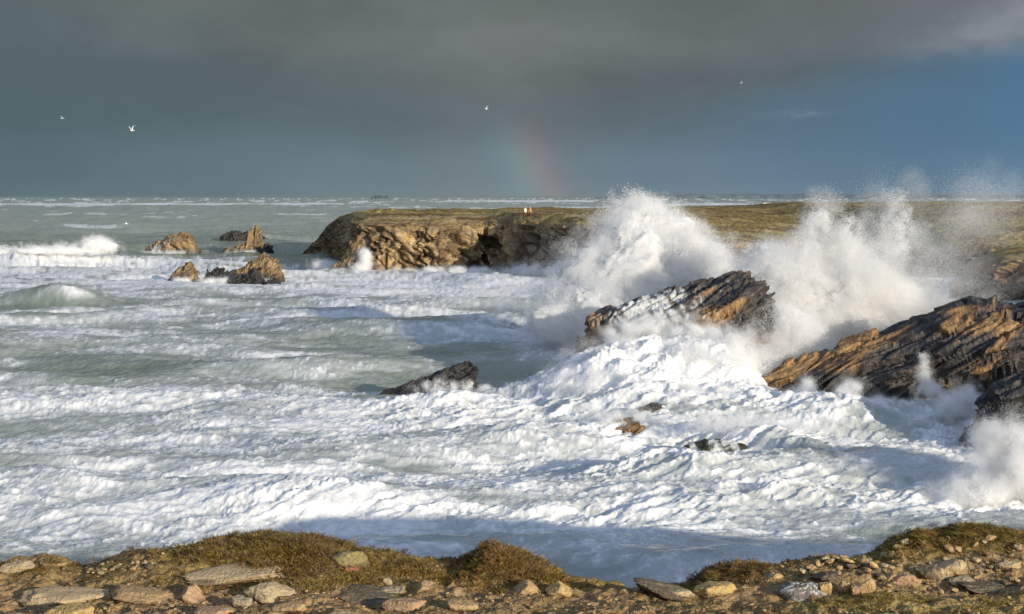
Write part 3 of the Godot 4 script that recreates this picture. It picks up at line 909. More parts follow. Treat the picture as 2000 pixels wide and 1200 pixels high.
# ------------------------------------------------------------------ rocks in the sea
# A rock as a loft along its ridge.  Station: [x, d, ridge height, reach in front, reach behind, share of overhang]
var slope_profile := [[0.0, 1.0, 0.0], [0.2, 0.93, 0.22], [0.45, 0.72, 0.52], [0.7, 0.42, 0.8], [0.88, 0.17, 0.95], [1.0, 0.0, 1.0]]
var over_profile := [[0.0, 0.8, 0.0], [0.22, 0.48, 0.14], [0.36, 0.5, 0.32], [0.44, 0.86, 0.46], [0.56, 0.9, 0.66], [0.72, 0.66, 0.84], [0.88, 0.28, 0.94], [1.0, 0.0, 1.0]]

func along(profile: Array, t: float) -> Vector2:
	for i in profile.size() - 1:
		if t <= profile[i + 1][0]:
			var k: float = (t - profile[i][0]) / (profile[i + 1][0] - profile[i][0])
			k = sm(0, 1, k) * 0.4 + k * 0.6
			return Vector2(lerpf(profile[i][1], profile[i + 1][1], k), lerpf(profile[i][2], profile[i + 1][2], k))
	return Vector2(0, 1)

func loft_rock(stations: Array, nu: int, nv: int, g: Basis, big: float, leaf: float, amp: float, style: String, wash := [], base := -1.2) -> ArrayMesh:
	var lens := [0.0]
	for i in range(1, stations.size()):
		lens.append(lens[i - 1] + Vector2(stations[i][0] - stations[i - 1][0], stations[i][2] - stations[i - 1][2]).length())
	var pos := PackedVector3Array()
	var tops := PackedFloat32Array()
	pos.resize(nu * nv)
	tops.resize(nu)
	for i in nu:
		var s: float = lens[-1] * i / (nu - 1.0)
		var k := 0
		while k < lens.size() - 2 and s > lens[k + 1]:
			k += 1
		var t: float = (s - lens[k]) / maxf(lens[k + 1] - lens[k], 0.001)
		var o := []
		for c in 6:
			o.append(lerpf(stations[k][c], stations[k + 1][c], t))
		tops[i] = o[2]
		for j in nv:
			var w := 2.0 * j / (nv - 1.0) - 1.0           # -1 front foot ... 0 ridge ... 1 back foot
			var p: Vector3
			if w <= 0.0:
				var a := along(slope_profile, 1.0 + w)
				var b := along(over_profile, 1.0 + w)
				var m := a.lerp(b, o[5])
				p = Vector3(o[0], lerpf(base, o[2], m.y), -(o[1] - o[3] * m.x))
			else:
				var a := along(slope_profile, 1.0 - w)
				p = Vector3(o[0], lerpf(base, o[2], a.y), -(o[1] + o[4] * a.x))
			pos[j * nu + i] = p
	# relief along the surface's own direction
	var out := PackedVector3Array()
	out.resize(nu * nv)
	var col := PackedColorArray()
	col.resize(nu * nv)
	for j in nv:
		var j0 := maxi(j - 2, 0)
		var j1 := mini(j + 2, nv - 1)
		for i in nu:
			var i0 := maxi(i - 2, 0)
			var i1 := mini(i + 2, nu - 1)
			var p := pos[j * nu + i]
			var n := (pos[j * nu + i1] - pos[j * nu + i0]).cross(pos[j1 * nu + i] - pos[j0 * nu + i]).normalized()
			var rel := rock_relief(p, g, big, leaf)
			var fade := sm(base, base + 1.0, p.y + 0.6) * minf(1.0, 0.3 + tops[i] * 0.5)
			var crack := rock_crack(p, g, big, leaf)
			var q := p + n * (rel * amp - (1.0 - crack) * amp * 0.3) * fade
			var e := g.inverse() * p
			q += n * n_fbm2.get_noise_3d(e.x * 0.7, e.y * 2.6 / leaf, e.z * 0.9) * amp * 0.1 * fade
			out[j * nu + i] = q
			var share := float(j) / (nv - 1)
			col[j * nu + i] = rock_color(style, q, n, rel, crack, g, big, leaf, float(i) / (nu - 1), share, wash)
	return sheet(nu, nv, out, col, false)

func rock_color(style: String, p: Vector3, n: Vector3, rel: float, crack: float, g: Basis, big: float, leaf: float, u: float, share: float, wash: Array) -> Color:
	var q := g.inverse() * p
	var a := n_fbm.get_noise_3d(q.x * 0.22, q.y * 0.9, q.z * 0.3)
	var b := n_fbm2.get_noise_3d(q.x * 1.2, q.y * 4.0, q.z * 1.2)
	var c: Vector3
	if style == "dark":
		c = vmix(Vector3(0.036, 0.033, 0.034), Vector3(0.085, 0.065, 0.05), sm(-0.3, 0.35, b + a * 0.5))
		# weathered ochre faces
		var och := n_low.get_noise_3d(q.x * 0.16 + 2.0, q.y * 0.45, q.z * 0.2)
		for w: Array in wash:
			if w[0] == "ochre":
				och += w[3] * exp(-pow((u - w[1]) / w[2], 2.0)) * sm(w[4], w[4] + 0.12, share) * sm(w[5] + 0.12, w[5], share)
		c = vmix(c, vmix(Vector3(0.25, 0.13, 0.045), Vector3(0.36, 0.22, 0.08), sm(-0.2, 0.3, b)), sm(0.3, 0.62, och + rel * 0.35) * 0.88)
	elif style == "weed":
		c = vmix(Vector3(0.03, 0.035, 0.02), Vector3(0.07, 0.075, 0.035), sm(-0.3, 0.35, b + a * 0.5))
	elif style == "wet":
		c = vmix(Vector3(0.02, 0.019, 0.021), Vector3(0.05, 0.043, 0.04), sm(-0.3, 0.35, b + a * 0.5))
	else:
		c = vmix(Vector3(0.19, 0.125, 0.065), Vector3(0.31, 0.22, 0.105), sm(-0.3, 0.35, a + b * 0.5))
		c = vmix(c, Vector3(0.055, 0.045, 0.038), sm(1.5, 0.2, p.y + a * 1.2) * 0.9)
	c = vmix(c, c * 0.45, 1.0 - crack)
	c *= 1.0 + b * 0.25
	# sheets and strings of white water running off
	for w: Array in wash:
		if w[0] == "water":
			var k: float = exp(-pow((u - w[1]) / w[2], 2.0)) * sm(w[4], w[4] + 0.1, share) * sm(w[5] + 0.1, w[5], share) * w[3]
			var run := n_ridge.get_noise_3d(p.x * 1.1 + p.y * w[6], p.y * 0.22 - p.x * 0.12, p.z * 0.35)
			c = vmix(c, Vector3(0.52, 0.54, 0.55), sm(1.0 - k, 1.35 - k, run * 0.6 + 0.45 + b * 0.3) * 0.92)
	return Color(c.x, c.y, c.z)

func sea_rock(called: String, label: String, category: String, stations: Array, nu: int, nv: int, dip: float, turn: float, big: float, leaf: float, amp: float, style: String, wash := [], group := "", rough := 0.55) -> MeshInstance3D:
	var centre := Vector3(stations[stations.size() / 2][0], 0, -float(stations[stations.size() / 2][1]))
	var st := []
	var lift := 0.0
	if stations[0][1] > 150.0:
		lift = maxf(0.0, sea_level(centre.x, -centre.z)) + 0.35
	for s: Array in stations:
		var c: Array = s.duplicate()
		c[2] += lift
		st.append(c)
	var o := put(called, loft_rock(st, nu, nv, grain_axes(dip, turn), big, leaf, amp, style, wash), mat(rough, 0.5))
	var far_off: bool = stations[0][1] > 150.0
	o.material_override = bumpy(mat(rough, 0.5), 73, 9.0 if far_off else 3.2, 30.0 if far_off else 12.0)
	tag(o, label, category, group)
	return o

func make_rocks() -> void:
	sea_rock("surf_rock", "dark layered rock with white water pouring off it, between the two big spray bursts", "rock",
		[[3.6, 92.0, 0.4, 2.0, 2.0, 0], [4.6, 92.4, 2.6, 3.0, 3.0, 0], [5.3, 92.6, 4.6, 3.2, 3.4, 0.2], [6.6, 93.0, 5.4, 4.2, 3.6, 0.1], [8.2, 93.4, 5.75, 5.6, 4.0, 0], [9.6, 93.8, 6.0, 6.2, 4.0, 0], [11.2, 94.0, 6.5, 6.4, 4.0, 0], [12.8, 94.2, 7.05, 5.6, 4.0, 0.25], [14.4, 94.4, 7.45, 5.4, 4.0, 0.4], [15.8, 94.5, 7.85, 5.6, 4.0, 0.5], [17.2, 94.5, 7.5, 5.2, 4.0, 0.5], [18.2, 94.5, 6.4, 4.2, 4.0, 0.3], [19.2, 94.5, 3.6, 3.0, 3.0, 0]],
		330, 150, 27.0, -12.0, 3.8, 0.62, 0.52, "dark",
		[["ochre", 0.15, 0.13, 0.75, 0.24, 0.52], ["ochre", 0.62, 0.14, 0.5, 0.08, 0.32], ["water", 0.42, 0.17, 0.72, 0.02, 0.44, 0.9], ["water", 0.68, 0.2, 0.34, 0.0, 0.24, 0.15], ["water", 0.95, 0.06, 0.5, 0.0, 0.36, 0.1]])
	sea_rock("shore_rock", "large brown-black layered rock ridge rising to the right edge, streaked ochre", "rock",
		[[15.2, 86.0, -0.3, 1.5, 2.0, 0], [16.2, 86.2, 1.3, 2.2, 2.5, 0], [18.0, 86.6, 2.2, 3.0, 3.0, 0], [20.4, 87.2, 3.0, 4.0, 3.6, 0], [22.0, 87.5, 3.5, 4.8, 4.0, 0], [23.4, 87.8, 4.0, 5.4, 4.0, 0.05], [24.6, 88.0, 4.4, 5.8, 4.4, 0.15], [26.4, 88.2, 5.3, 6.0, 5.0, 0.35], [28.2, 88.4, 5.75, 6.6, 5.0, 0.8], [30.0, 88.6, 6.0, 7.0, 5.0, 1.0], [31.8, 88.8, 6.15, 7.0, 5.0, 1.0], [34.0, 89.0, 6.35, 6.4, 5.0, 0.9], [37.0, 89.4, 6.7, 6.0, 5.0, 0.7], [41.0, 90.0, 7.2, 6.0, 5.0, 0.5]],
		440, 190, 25.0, -8.0, 4.4, 0.75, 0.66, "dark",
		[["ochre", 0.16, 0.12, 0.7, 0.2, 0.5], ["ochre", 0.34, 0.09, 0.6, 0.32, 0.5], ["ochre", 0.6, 0.1, 0.75, 0.2, 0.42], ["ochre", 0.56, 0.05, 0.5, 0.42, 0.5]])
	sea_rock("edge_rock", "dark rock cut off by the right edge, in front of the shore ridge", "rock",
		[[24.6, 71.4, 0.3, 1.0, 1.4, 0], [25.3, 71.6, 1.5, 1.6, 2.0, 0.2], [26.0, 71.8, 2.4, 2.2, 2.4, 0.4], [26.9, 72.0, 3.0, 2.4, 2.6, 0.5], [28.2, 72.2, 3.4, 2.6, 3.0, 0.3], [30.5, 72.6, 4.0, 3.0, 3.0, 0], [34.0, 73.0, 4.6, 3.0, 3.0, 0]],
		170, 110, 24.0, 0.0, 1.7, 0.4, 0.5, "wet")
	sea_rock("fin_rock", "dark slanting fin of rock alone in the water left of the surf", "rock",
		[[-9.25, 86.8, -0.26, 0.45, 0.70, 0], [-8.45, 87.0, 0.44, 0.68, 0.84, 0], [-7.55, 87.0, 0.66, 0.83, 0.98, 0], [-6.75, 87.0, 0.92, 0.98, 1.12, 0], [-5.35, 87.2, 1.41, 1.12, 1.19, 0.2], [-4.35, 87.2, 1.80, 1.12, 1.19, 0.6], [-3.55, 87.2, 2.16, 1.05, 1.12, 0.9], [-2.85, 87.2, 2.38, 0.90, 0.98, 0.9], [-2.45, 87.2, 2.20, 0.68, 0.70, 0.4], [-2.25, 87.2, 0.88, 0.45, 0.56, 0.0], [-2.15, 87.2, -0.35, 0.30, 0.35, 0.0]],
		230, 100, 27.0, 0.0, 1.4, 0.28, 0.36, "wet", [["water", 0.72, 0.06, 0.45, 0.0, 0.25, 0.2]])
	sea_rock("awash_rock", "low brown rock breaking through the foam in front of the surf", "rock",
		[[4.6, 72.4, -0.6, 0.6, 0.8, 0], [5.2, 72.4, 0.5, 0.9, 1.0, 0], [5.8, 72.4, 0.85, 1.2, 1.2, 0.2], [6.5, 72.3, 1.05, 1.3, 1.2, 0.3], [7.0, 72.2, 0.9, 1.1, 1.0, 0.2], [7.5, 72.2, -0.2, 0.8, 0.8, 0]],
		110, 60, 24.0, 0.0, 1.1, 0.3, 0.34, "dark", [["ochre", 0.7, 0.3, 0.7, 0.1, 0.5]])
	sea_rock("awash_ledge", "thin black ledge of rock just awash behind the low brown rock", "rock",
		[[6.2, 75.0, 0.2, 0.4, 0.6, 0], [7.0, 75.2, 0.85, 0.5, 0.7, 0], [8.0, 75.6, 1.2, 0.5, 0.7, 0], [8.6, 75.9, 1.25, 0.4, 0.6, 0], [8.9, 76.0, 0.4, 0.3, 0.4, 0]],
		80, 40, 10.0, 0.0, 1.0, 0.2, 0.16, "wet")
	sea_rock("weedy_rock", "dark green weedy hump of rock under running foam, right of the brown rock", "rock",
		[[7.8, 67.0, -0.5, 0.7, 1.0, 0], [8.8, 67.0, 0.45, 1.1, 1.2, 0], [9.8, 67.0, 0.8, 1.3, 1.3, 0], [11.0, 67.2, 0.75, 1.3, 1.3, 0], [12.0, 67.2, 0.4, 1.0, 1.2, 0], [12.8, 67.4, -0.5, 0.7, 1.0, 0]],
		110, 60, 12.0, 0.0, 2.0, 0.4, 0.16, "weed", [["water", 0.5, 0.6, 0.5, 0.2, 0.6, 0.4]])
	# stacks and skerries further out
	var far_rocks := "rocks out in the bay"
	sea_rock("round_rock", "rounded brown rock in the bay, the leftmost", "rock",
		[[-86.5, 309.0, -0.3, 2.0, 3.0, 0], [-84.5, 309.5, 0.8, 3.0, 4.0, 0], [-82.0, 310.0, 2.4, 4.0, 5.0, 0], [-79.5, 310.0, 3.9, 4.5, 5.0, 0.1], [-77.0, 310.0, 4.45, 4.5, 5.0, 0.2], [-74.8, 310.0, 3.9, 4.0, 5.0, 0.2], [-73.4, 309.5, 2.4, 3.0, 4.0, 0], [-72.6, 309.0, -0.3, 2.0, 3.0, 0]],
		100, 60, -38.0, 0.0, 2.6, 1.0, 0.5, "tan", [["water", 0.3, 0.2, 0.5, 0.0, 0.3, 0.0]], far_rocks, 0.8)
	sea_rock("skerry", "low black jagged skerry behind the rock pillar", "rock",
		[[-85.0, 388.0, -0.3, 1.0, 2.0, 0], [-83.5, 388.0, 1.3, 2.0, 2.0, 0], [-81.8, 388.0, 1.6, 2.0, 2.0, 0], [-80.8, 388.0, 2.4, 2.0, 2.0, 0], [-79.0, 388.0, 1.7, 2.0, 2.0, 0], [-77.0, 388.0, 1.9, 2.0, 2.0, 0], [-74.0, 388.0, 1.2, 2.0, 2.0, 0], [-71.0, 388.0, -0.3, 1.0, 2.0, 0]],
		90, 40, 30.0, 0.0, 1.6, 0.6, 0.8, "wet", [], far_rocks, 0.7)
	sea_rock("pillar_rock", "tall square yellowish pillar of rock on a low dark base", "rock",
		[[-68.0, 308.0, -0.4, 1.6, 2.0, 0], [-65.5, 308.0, 1.0, 2.4, 2.6, 0], [-62.8, 308.0, 1.9, 3.0, 2.6, 0], [-61.3, 308.0, 2.2, 3.0, 2.6, 0], [-60.7, 308.2, 5.1, 2.0, 2.0, 0.2], [-60.0, 308.2, 6.0, 1.8, 2.0, 0.2], [-58.9, 308.2, 6.05, 1.8, 2.0, 0.2], [-58.0, 308.2, 5.5, 1.8, 2.0, 0.2], [-57.4, 308.2, 2.2, 2.4, 2.2, 0], [-56.2, 308.0, 1.0, 2.0, 2.0, 0], [-55.6, 308.0, -0.5, 1.6, 2.0, 0]],
		130, 70, 70.0, 0.0, 1.8, 0.9, 0.36, "tan", [], far_rocks, 0.8)
	sea_rock("block_rock", "small dark square block right of the rock pillar", "rock",
		[[-57.6, 304.0, -0.4, 1.2, 1.6, 0], [-57.0, 304.0, 1.6, 1.6, 1.6, 0.2], [-55.6, 304.0, 2.0, 1.6, 1.6, 0.2], [-54.6, 304.0, 1.7, 1.6, 1.6, 0.2], [-54.2, 304.0, -0.4, 1.2, 1.4, 0]],
		50, 40, 20.0, 0.0, 1.6, 0.6, 0.4, "wet", [], far_rocks, 0.7)
	sea_rock("slant_rock", "small brown slanting rock at the left end of the nearer group", "rock",
		[[-53.2, 205.0, -0.3, 1.2, 1.6, 0], [-52.2, 205.2, 0.9, 1.8, 2.0, 0], [-51.0, 205.4, 1.9, 2.2, 2.4, 0], [-49.6, 205.4, 2.7, 2.4, 2.4, 0.1], [-48.9, 205.2, 2.2, 2.0, 2.0, 0.1], [-48.3, 205.0, 0.9, 1.6, 1.6, 0], [-48.0, 205.0, -0.4, 1.0, 1.2, 0]],
		90, 50, 35.0, 0.0, 1.6, 0.6, 0.32, "tan", [], far_rocks, 0.8)
	sea_rock("jagged_rock", "low dark jagged rocks between the slanting rock and the peaked rock", "rock",
		[[-47.6, 205.0, 0.0, 1.0, 1.4, 0], [-46.9, 205.0, 1.5, 1.4, 1.6, 0], [-46.2, 205.0, 1.0, 1.4, 1.6, 0], [-45.4, 205.0, 2.1, 1.6, 1.6, 0], [-44.7, 205.0, 1.7, 1.6, 1.6, 0], [-43.8, 205.0, 1.2, 1.6, 1.6, 0], [-42.6, 205.0, 1.3, 1.4, 1.6, 0], [-41.4, 205.0, -0.3, 1.0, 1.4, 0]],
		100, 40, 35.0, 0.0, 1.2, 0.4, 0.6, "wet", [], far_rocks, 0.7)
	sea_rock("peaked_rock", "peaked ochre rock, largest of the nearer group in the bay", "rock",
		[[-45.0, 208.0, -0.3, 1.4, 2.0, 0], [-43.8, 208.2, 1.0, 2.2, 2.6, 0], [-42.4, 208.4, 1.7, 2.8, 3.0, 0], [-41.2, 208.6, 2.6, 3.2, 3.4, 0], [-40.2, 208.8, 3.0, 3.4, 3.4, 0.1], [-39.2, 208.8, 3.9, 3.4, 3.4, 0.1], [-38.4, 208.8, 4.1, 3.2, 3.4, 0.15], [-37.8, 208.6, 3.4, 3.2, 3.4, 0.1], [-36.9, 208.6, 2.9, 3.0, 3.2, 0.1], [-36.2, 208.4, 1.8, 2.4, 2.6, 0], [-35.8, 208.2, 0.6, 1.8, 2.0, 0], [-35.6, 208.0, -0.4, 1.4, 1.6, 0]],
		150, 80, 58.0, 0.0, 1.7, 0.8, 0.5, "tan", [], far_rocks, 0.8)
	sea_rock("shelf_rock", "dark broken shelf at the foot of the peaked rock", "rock",
		[[-43.4, 203.0, 0.2, 0.8, 1.0, 0], [-42.6, 203.0, 1.2, 1.0, 1.0, 0], [-41.4, 203.0, 1.1, 1.0, 1.0, 0], [-40.2, 202.6, 1.0, 1.2, 1.0, 0], [-39.2, 202.4, 1.9, 1.4, 1.0, 0], [-38.4, 202.2, 1.4, 1.4, 1.0, 0], [-37.8, 202.2, 0.3, 1.0, 1.0, 0], [-37.2, 202.2, -0.4, 0.8, 1.0, 0]],
		80, 40, 20.0, 0.0, 1.2, 0.4, 0.5, "wet", [], far_rocks, 0.7)
	sea_rock("wash_rock", "little black rocks awash right of the broken shelf", "rock",
		[[-37.4, 200.6, -0.4, 0.6, 0.8, 0], [-36.9, 200.6, 0.5, 0.8, 0.8, 0], [-36.2, 200.6, 0.25, 0.8, 0.8, 0], [-35.8, 200.6, 0.7, 0.8, 0.8, 0], [-35.2, 200.6, 0.3, 0.8, 0.8, 0], [-34.7, 200.6, -0.5, 0.6, 0.8, 0]],
		60, 30, 20.0, 0.0, 0.9, 0.3, 0.4, "wet", [], far_rocks, 0.7)
	sea_rock("buttress_rock", "brown buttress of rock at the foot of the headland's nose", "rock",
		[[-31.6, 229.0, -0.3, 1.4, 2.0, 0], [-30.6, 229.2, 0.8, 2.0, 3.0, 0], [-29.4, 229.6, 1.6, 2.4, 4.0, 0], [-28.4, 230.0, 3.0, 2.6, 5.0, 0.1], [-27.4, 230.2, 4.8, 2.6, 5.0, 0.1], [-26.6, 230.4, 6.2, 2.4, 5.0, 0.1], [-25.8, 230.4, 5.2, 2.2, 5.0, 0.1], [-25.2, 230.0, 1.2, 2.0, 4.0, 0], [-24.6, 229.6, 0.4, 1.6, 3.0, 0], [-24.0, 229.6, -0.5, 1.0, 2.0, 0]],
		100, 70, 50.0, 0.0, 1.8, 0.7, 0.7, "tan", [], "", 0.8)

# ------------------------------------------------------------------ spray
var drop_meshes := []
var drop_mat: StandardMaterial3D

func make_drop() -> void:
	# a puff of droplets: flecks far smaller than a pixel, strewn through about a metre and scaled down with each copy
	drop_meshes = []
	for m in 7:
		rng.seed = 2000 + m
		var st := SurfaceTool.new()
		st.begin(Mesh.PRIMITIVE_TRIANGLES)
		for i in (150 if m < 3 else 320 if m < 6 else 1400):
			var at := Vector3(rng.randfn(), rng.randfn(), rng.randfn()) * 0.45
			var r := lerpf(0.024, 0.09, pow(rng.randf(), 2.5)) * (1.0 if m < 3 else 0.36 if m < 6 else 0.14)
			var b := Basis.from_euler(Vector3(rng.randf(), rng.randf(), rng.randf()) * TAU).scaled(Vector3(r, r, r))
			for v: Vector3 in [Vector3(0, 1, 0), Vector3(0.87, -0.5, 0), Vector3(-0.87, -0.5, 0)]:
				st.add_vertex(at + b * v)
		st.generate_normals()
		drop_meshes.append(st.commit())
	drop_mat = StandardMaterial3D.new()
	drop_mat.albedo_color = Color(0.995, 0.995, 0.99)
	drop_mat.roughness = 0.7
	drop_mat.metallic_specular = 0.1
	drop_mat.backlight_enabled = true
	drop_mat.backlight = Color(1.0, 1.0, 1.0)

func put_drop(buf: PackedFloat32Array, made: int, p: Vector3, r: float) -> void:
	var bs := Basis.from_euler(Vector3(rng.randf() * TAU, rng.randf() * TAU, 0)).scaled(Vector3(r, r, r))
	var k := made * 12
	buf[k] = bs.x.x; buf[k + 1] = bs.y.x; buf[k + 2] = bs.z.x; buf[k + 3] = p.x
	buf[k + 4] = bs.x.y; buf[k + 5] = bs.y.y; buf[k + 6] = bs.z.y; buf[k + 7] = p.y
	buf[k + 8] = bs.x.z; buf[k + 9] = bs.y.z; buf[k + 10] = bs.z.z; buf[k + 11] = p.z

# how: dense = size of the solid heart, shell = share of the drops in the fuzz round it, puffs / puff = banks of mist, jets = streamers [origin, reach, speed, spread of speed, count, drops each, longest time]
func spray(called: String, label: String, blobs: Array, count: int, small: float, large: float, sd: int, clot: float, thin: float, streak := Vector3.ZERO, how := {}) -> void:
	var dense: float = how.get("dense", 0.0)
	var puffs: int = how.get("puffs", 0)
	var puff: float = how.get("puff", 0.4)
	rng.seed = sd
	var total := 0.0
	for b: Array in blobs:
		total += b[6]
	var buf := PackedFloat32Array()
	buf.resize(count * 12)
	var made := 0
	var off := Vector3(sd * 3.1, 0, sd * 1.3)
	var spots := PackedVector3Array()
	var heart: ArrayMesh
	if dense > 0.0:
		heart = core_mesh(blobs, dense, sd)
		var at: PackedVector3Array = heart.surface_get_arrays(0)[Mesh.ARRAY_VERTEX]
		var no: PackedVector3Array = heart.surface_get_arrays(0)[Mesh.ARRAY_NORMAL]
		for k in int(count * how.get("shell", 0.4)):
			var i := rng.randi() % at.size()
			var p := at[i]
			if p.y < 0.0:
				continue
			var q: float = -log(1.0 - rng.randf() * 0.995) * how.get("fuzz", 0.3) * clampf(1.0 + 1.6 * n_fbm.get_noise_3dv(p * 0.5), 0.2, 2.5)
			q = minf(q, 1.7)
			spots.append(p + no[i] * (q - 0.1) + Vector3(rng.randfn(), rng.randfn(), rng.randfn()) * 0.15)
	var veil := PackedFloat32Array()
	var thin_made := 0
	for jet: Array in how.get("jets", []):
		for k in int(jet[4]):
			var o: Vector3 = jet[0] + Vector3(rng.randfn() * jet[1].x, rng.randfn() * jet[1].y, rng.randfn() * jet[1].z) * 0.6
			var v: Vector3 = jet[2] + Vector3(clampf(rng.randfn(), -1.4, 1.4) * jet[3].x, clampf(rng.randfn(), -1.4, 1.4) * jet[3].y, clampf(rng.randfn(), -1.4, 1.4) * jet[3].z) * 0.6
			var last: float = jet[6] * rng.randf_range(0.5, 1.0)
			for i in int(jet[5]):
				var t := last * sqrt(rng.randf())
				var p := o + v * t + Vector3(0, -4.9 * t * t, 0)
				p += Vector3(rng.randfn(), rng.randfn(), rng.randfn()) * (0.08 + 0.3 * t * t) * how.get("loose", 1.0)
				if p.y > -0.2:
					veil.resize((thin_made + 1) * 12)
					put_drop(veil, thin_made, p, lerpf(small, large, rng.randf()) * lerpf(0.7, 1.3, t / jet[6]))
					thin_made += 1
	count = maxi(count, spots.size() + 1)
	buf.resize(count * 12)
	for p in spots:
		var r := lerpf(small, large, pow(rng.randf(), 3.0)) * 0.9
		put_drop(buf, made, p, r)
		made += 1
	var left := count - made
	for b: Array in blobs:
		var want := int(left * b[6] / total)
		var tries := want * 14
		while want > 0 and tries > 0 and made < count:
			tries -= 1
			var u := Vector3(rng.randfn(), rng.randfn(), rng.randfn()) * 0.52
			var q := u.length()
			if q > 1.25:
				continue
			var p := Vector3(b[0] + u.x * b[3], b[1] + u.y * b[4], -(b[2] + u.z * b[5]))
			if p.y < -0.3:
				continue
			var s := (p - streak * (p.y * 0.35)) / clot + off
			var v := n_fbm.get_noise_3dv(s) * 1.25 + n_fbm2.get_noise_3dv(s * 3.7) * 0.35
			if v < thin + q * 0.6 - 0.45 + rng.randf() * 0.35:
				continue
			var r := lerpf(small, large, pow(rng.randf(), 3.0))
			want -= 1
			if q > 0.8 or how.has("fine"):
				veil.resize((thin_made + 1) * 12)
				put_drop(veil, thin_made, p, r if how.has("fine") else r * 1.5)
				thin_made += 1
				continue
			put_drop(buf, made, p, r)
			made += 1
	buf.resize(made * 12)
	var body := root_at(called)
	tag(body, label, "spray")
	if made > 0:
		cloud("drops", buf, made, drop_meshes[sd % 3], body)
	if thin_made > 0:
		cloud("veil", veil, thin_made, drop_meshes[6 if how.has("fine") else 3 + sd % 3], body)
	if dense > 0.0:
		put("dense_core", heart, drop_mat, body).set_meta("kind", "stuff")
	for k in puffs:
		var b: Array = blobs[rng.randi() % blobs.size()]
		var u := Vector3(rng.randfn(), rng.randfn(), rng.randfn()) * 0.5
		var f := FogVolume.new()
		f.shape = RenderingServer.FOG_VOLUME_SHAPE_ELLIPSOID
		var r: float = minf(b[3], b[4]) * rng.randf_range(0.7, 1.5)
		f.size = Vector3(r * rng.randf_range(0.8, 1.3), r * rng.randf_range(0.8, 1.4), r)
		var fm := FogMaterial.new()
		fm.density = puff / r * rng.randf_range(0.6, 1.4)
		fm.albedo = Color(0.97, 0.97, 0.96)
		f.material = fm
		f.name = "puff"
		body.add_child(f, true)
		f.position = Vector3(b[0] + u.x * b[3], maxf(b[1] + u.y * b[4], 0.2), -(b[2] + u.z * b[5]))

func cloud(called: String, buf: PackedFloat32Array, count: int, mesh: Mesh, parent: Node3D) -> void:
	var mm := MultiMesh.new()
	mm.transform_format = MultiMesh.TRANSFORM_3D
	mm.mesh = mesh
	mm.instance_count = count
	mm.buffer = buf
	var o := MultiMeshInstance3D.new()
	o.multimesh = mm
	o.material_override = drop_mat
	o.name = called
	o.set_meta("kind", "stuff")
	parent.add_child(o, true)

# the thick of the spray: billowing white heaps at the heart of each blob
func core_mesh(blobs: Array, dense: float, sd: int) -> ArrayMesh:
	var st := SurfaceTool.new()
	for b: Array in blobs:
		if b[6] < 0.3:
			continue
		var nu := 120
		var nv := 64
		var pos := PackedVector3Array()
		var col := PackedColorArray()
		var r0 := Vector3(b[3], b[4], b[5]) * dense
		var mean: float = (r0.x + r0.y + r0.z) / 3.0
		for j in nv:
			var la := lerpf(-PI / 2, PI / 2, j / (nv - 1.0))
			for i in nu:
				var lo := TAU * i / nu
				var v := Vector3(cos(la) * sin(lo), sin(la), cos(la) * cos(lo))
				var p := v * r0 + Vector3(b[0], b[1], -b[2])
				var k := n_low.get_noise_3dv(p / mean * 0.7) * 0.45
				k += (0.5 - absf(n_lump.get_noise_3dv(p / mean * 1.3)) * 1.6) * 0.2
				k += (0.5 - absf(n_lump.get_noise_3dv(p / mean * 3.4)) * 1.6) * 0.08
				k += n_fbm2.get_noise_3dv(p / mean * 9.0) * 0.05
				pos.append(p + v * r0 * k)
				col.append(Color.WHITE)
		st.append_from(sheet(nu, nv, pos, col, false, true), 0, Transform3D())
	return st.commit()

func mist(label: String, puffs: Array, albedo := Color(0.95, 0.95, 0.95)) -> void:
	var m := root_at("spray_mist")
	tag(m, label, "mist", "", "stuff")
	for p: Array in puffs:
		var f := FogVolume.new()
		f.shape = RenderingServer.FOG_VOLUME_SHAPE_ELLIPSOID
		f.size = Vector3(p[3], p[4], p[5])
		var fm := FogMaterial.new()
		fm.density = p[6]
		fm.albedo = albedo
		f.material = fm
		f.name = "puff"
		m.add_child(f, true)
		f.position = Vector3(p[0], p[1], -float(p[2]))

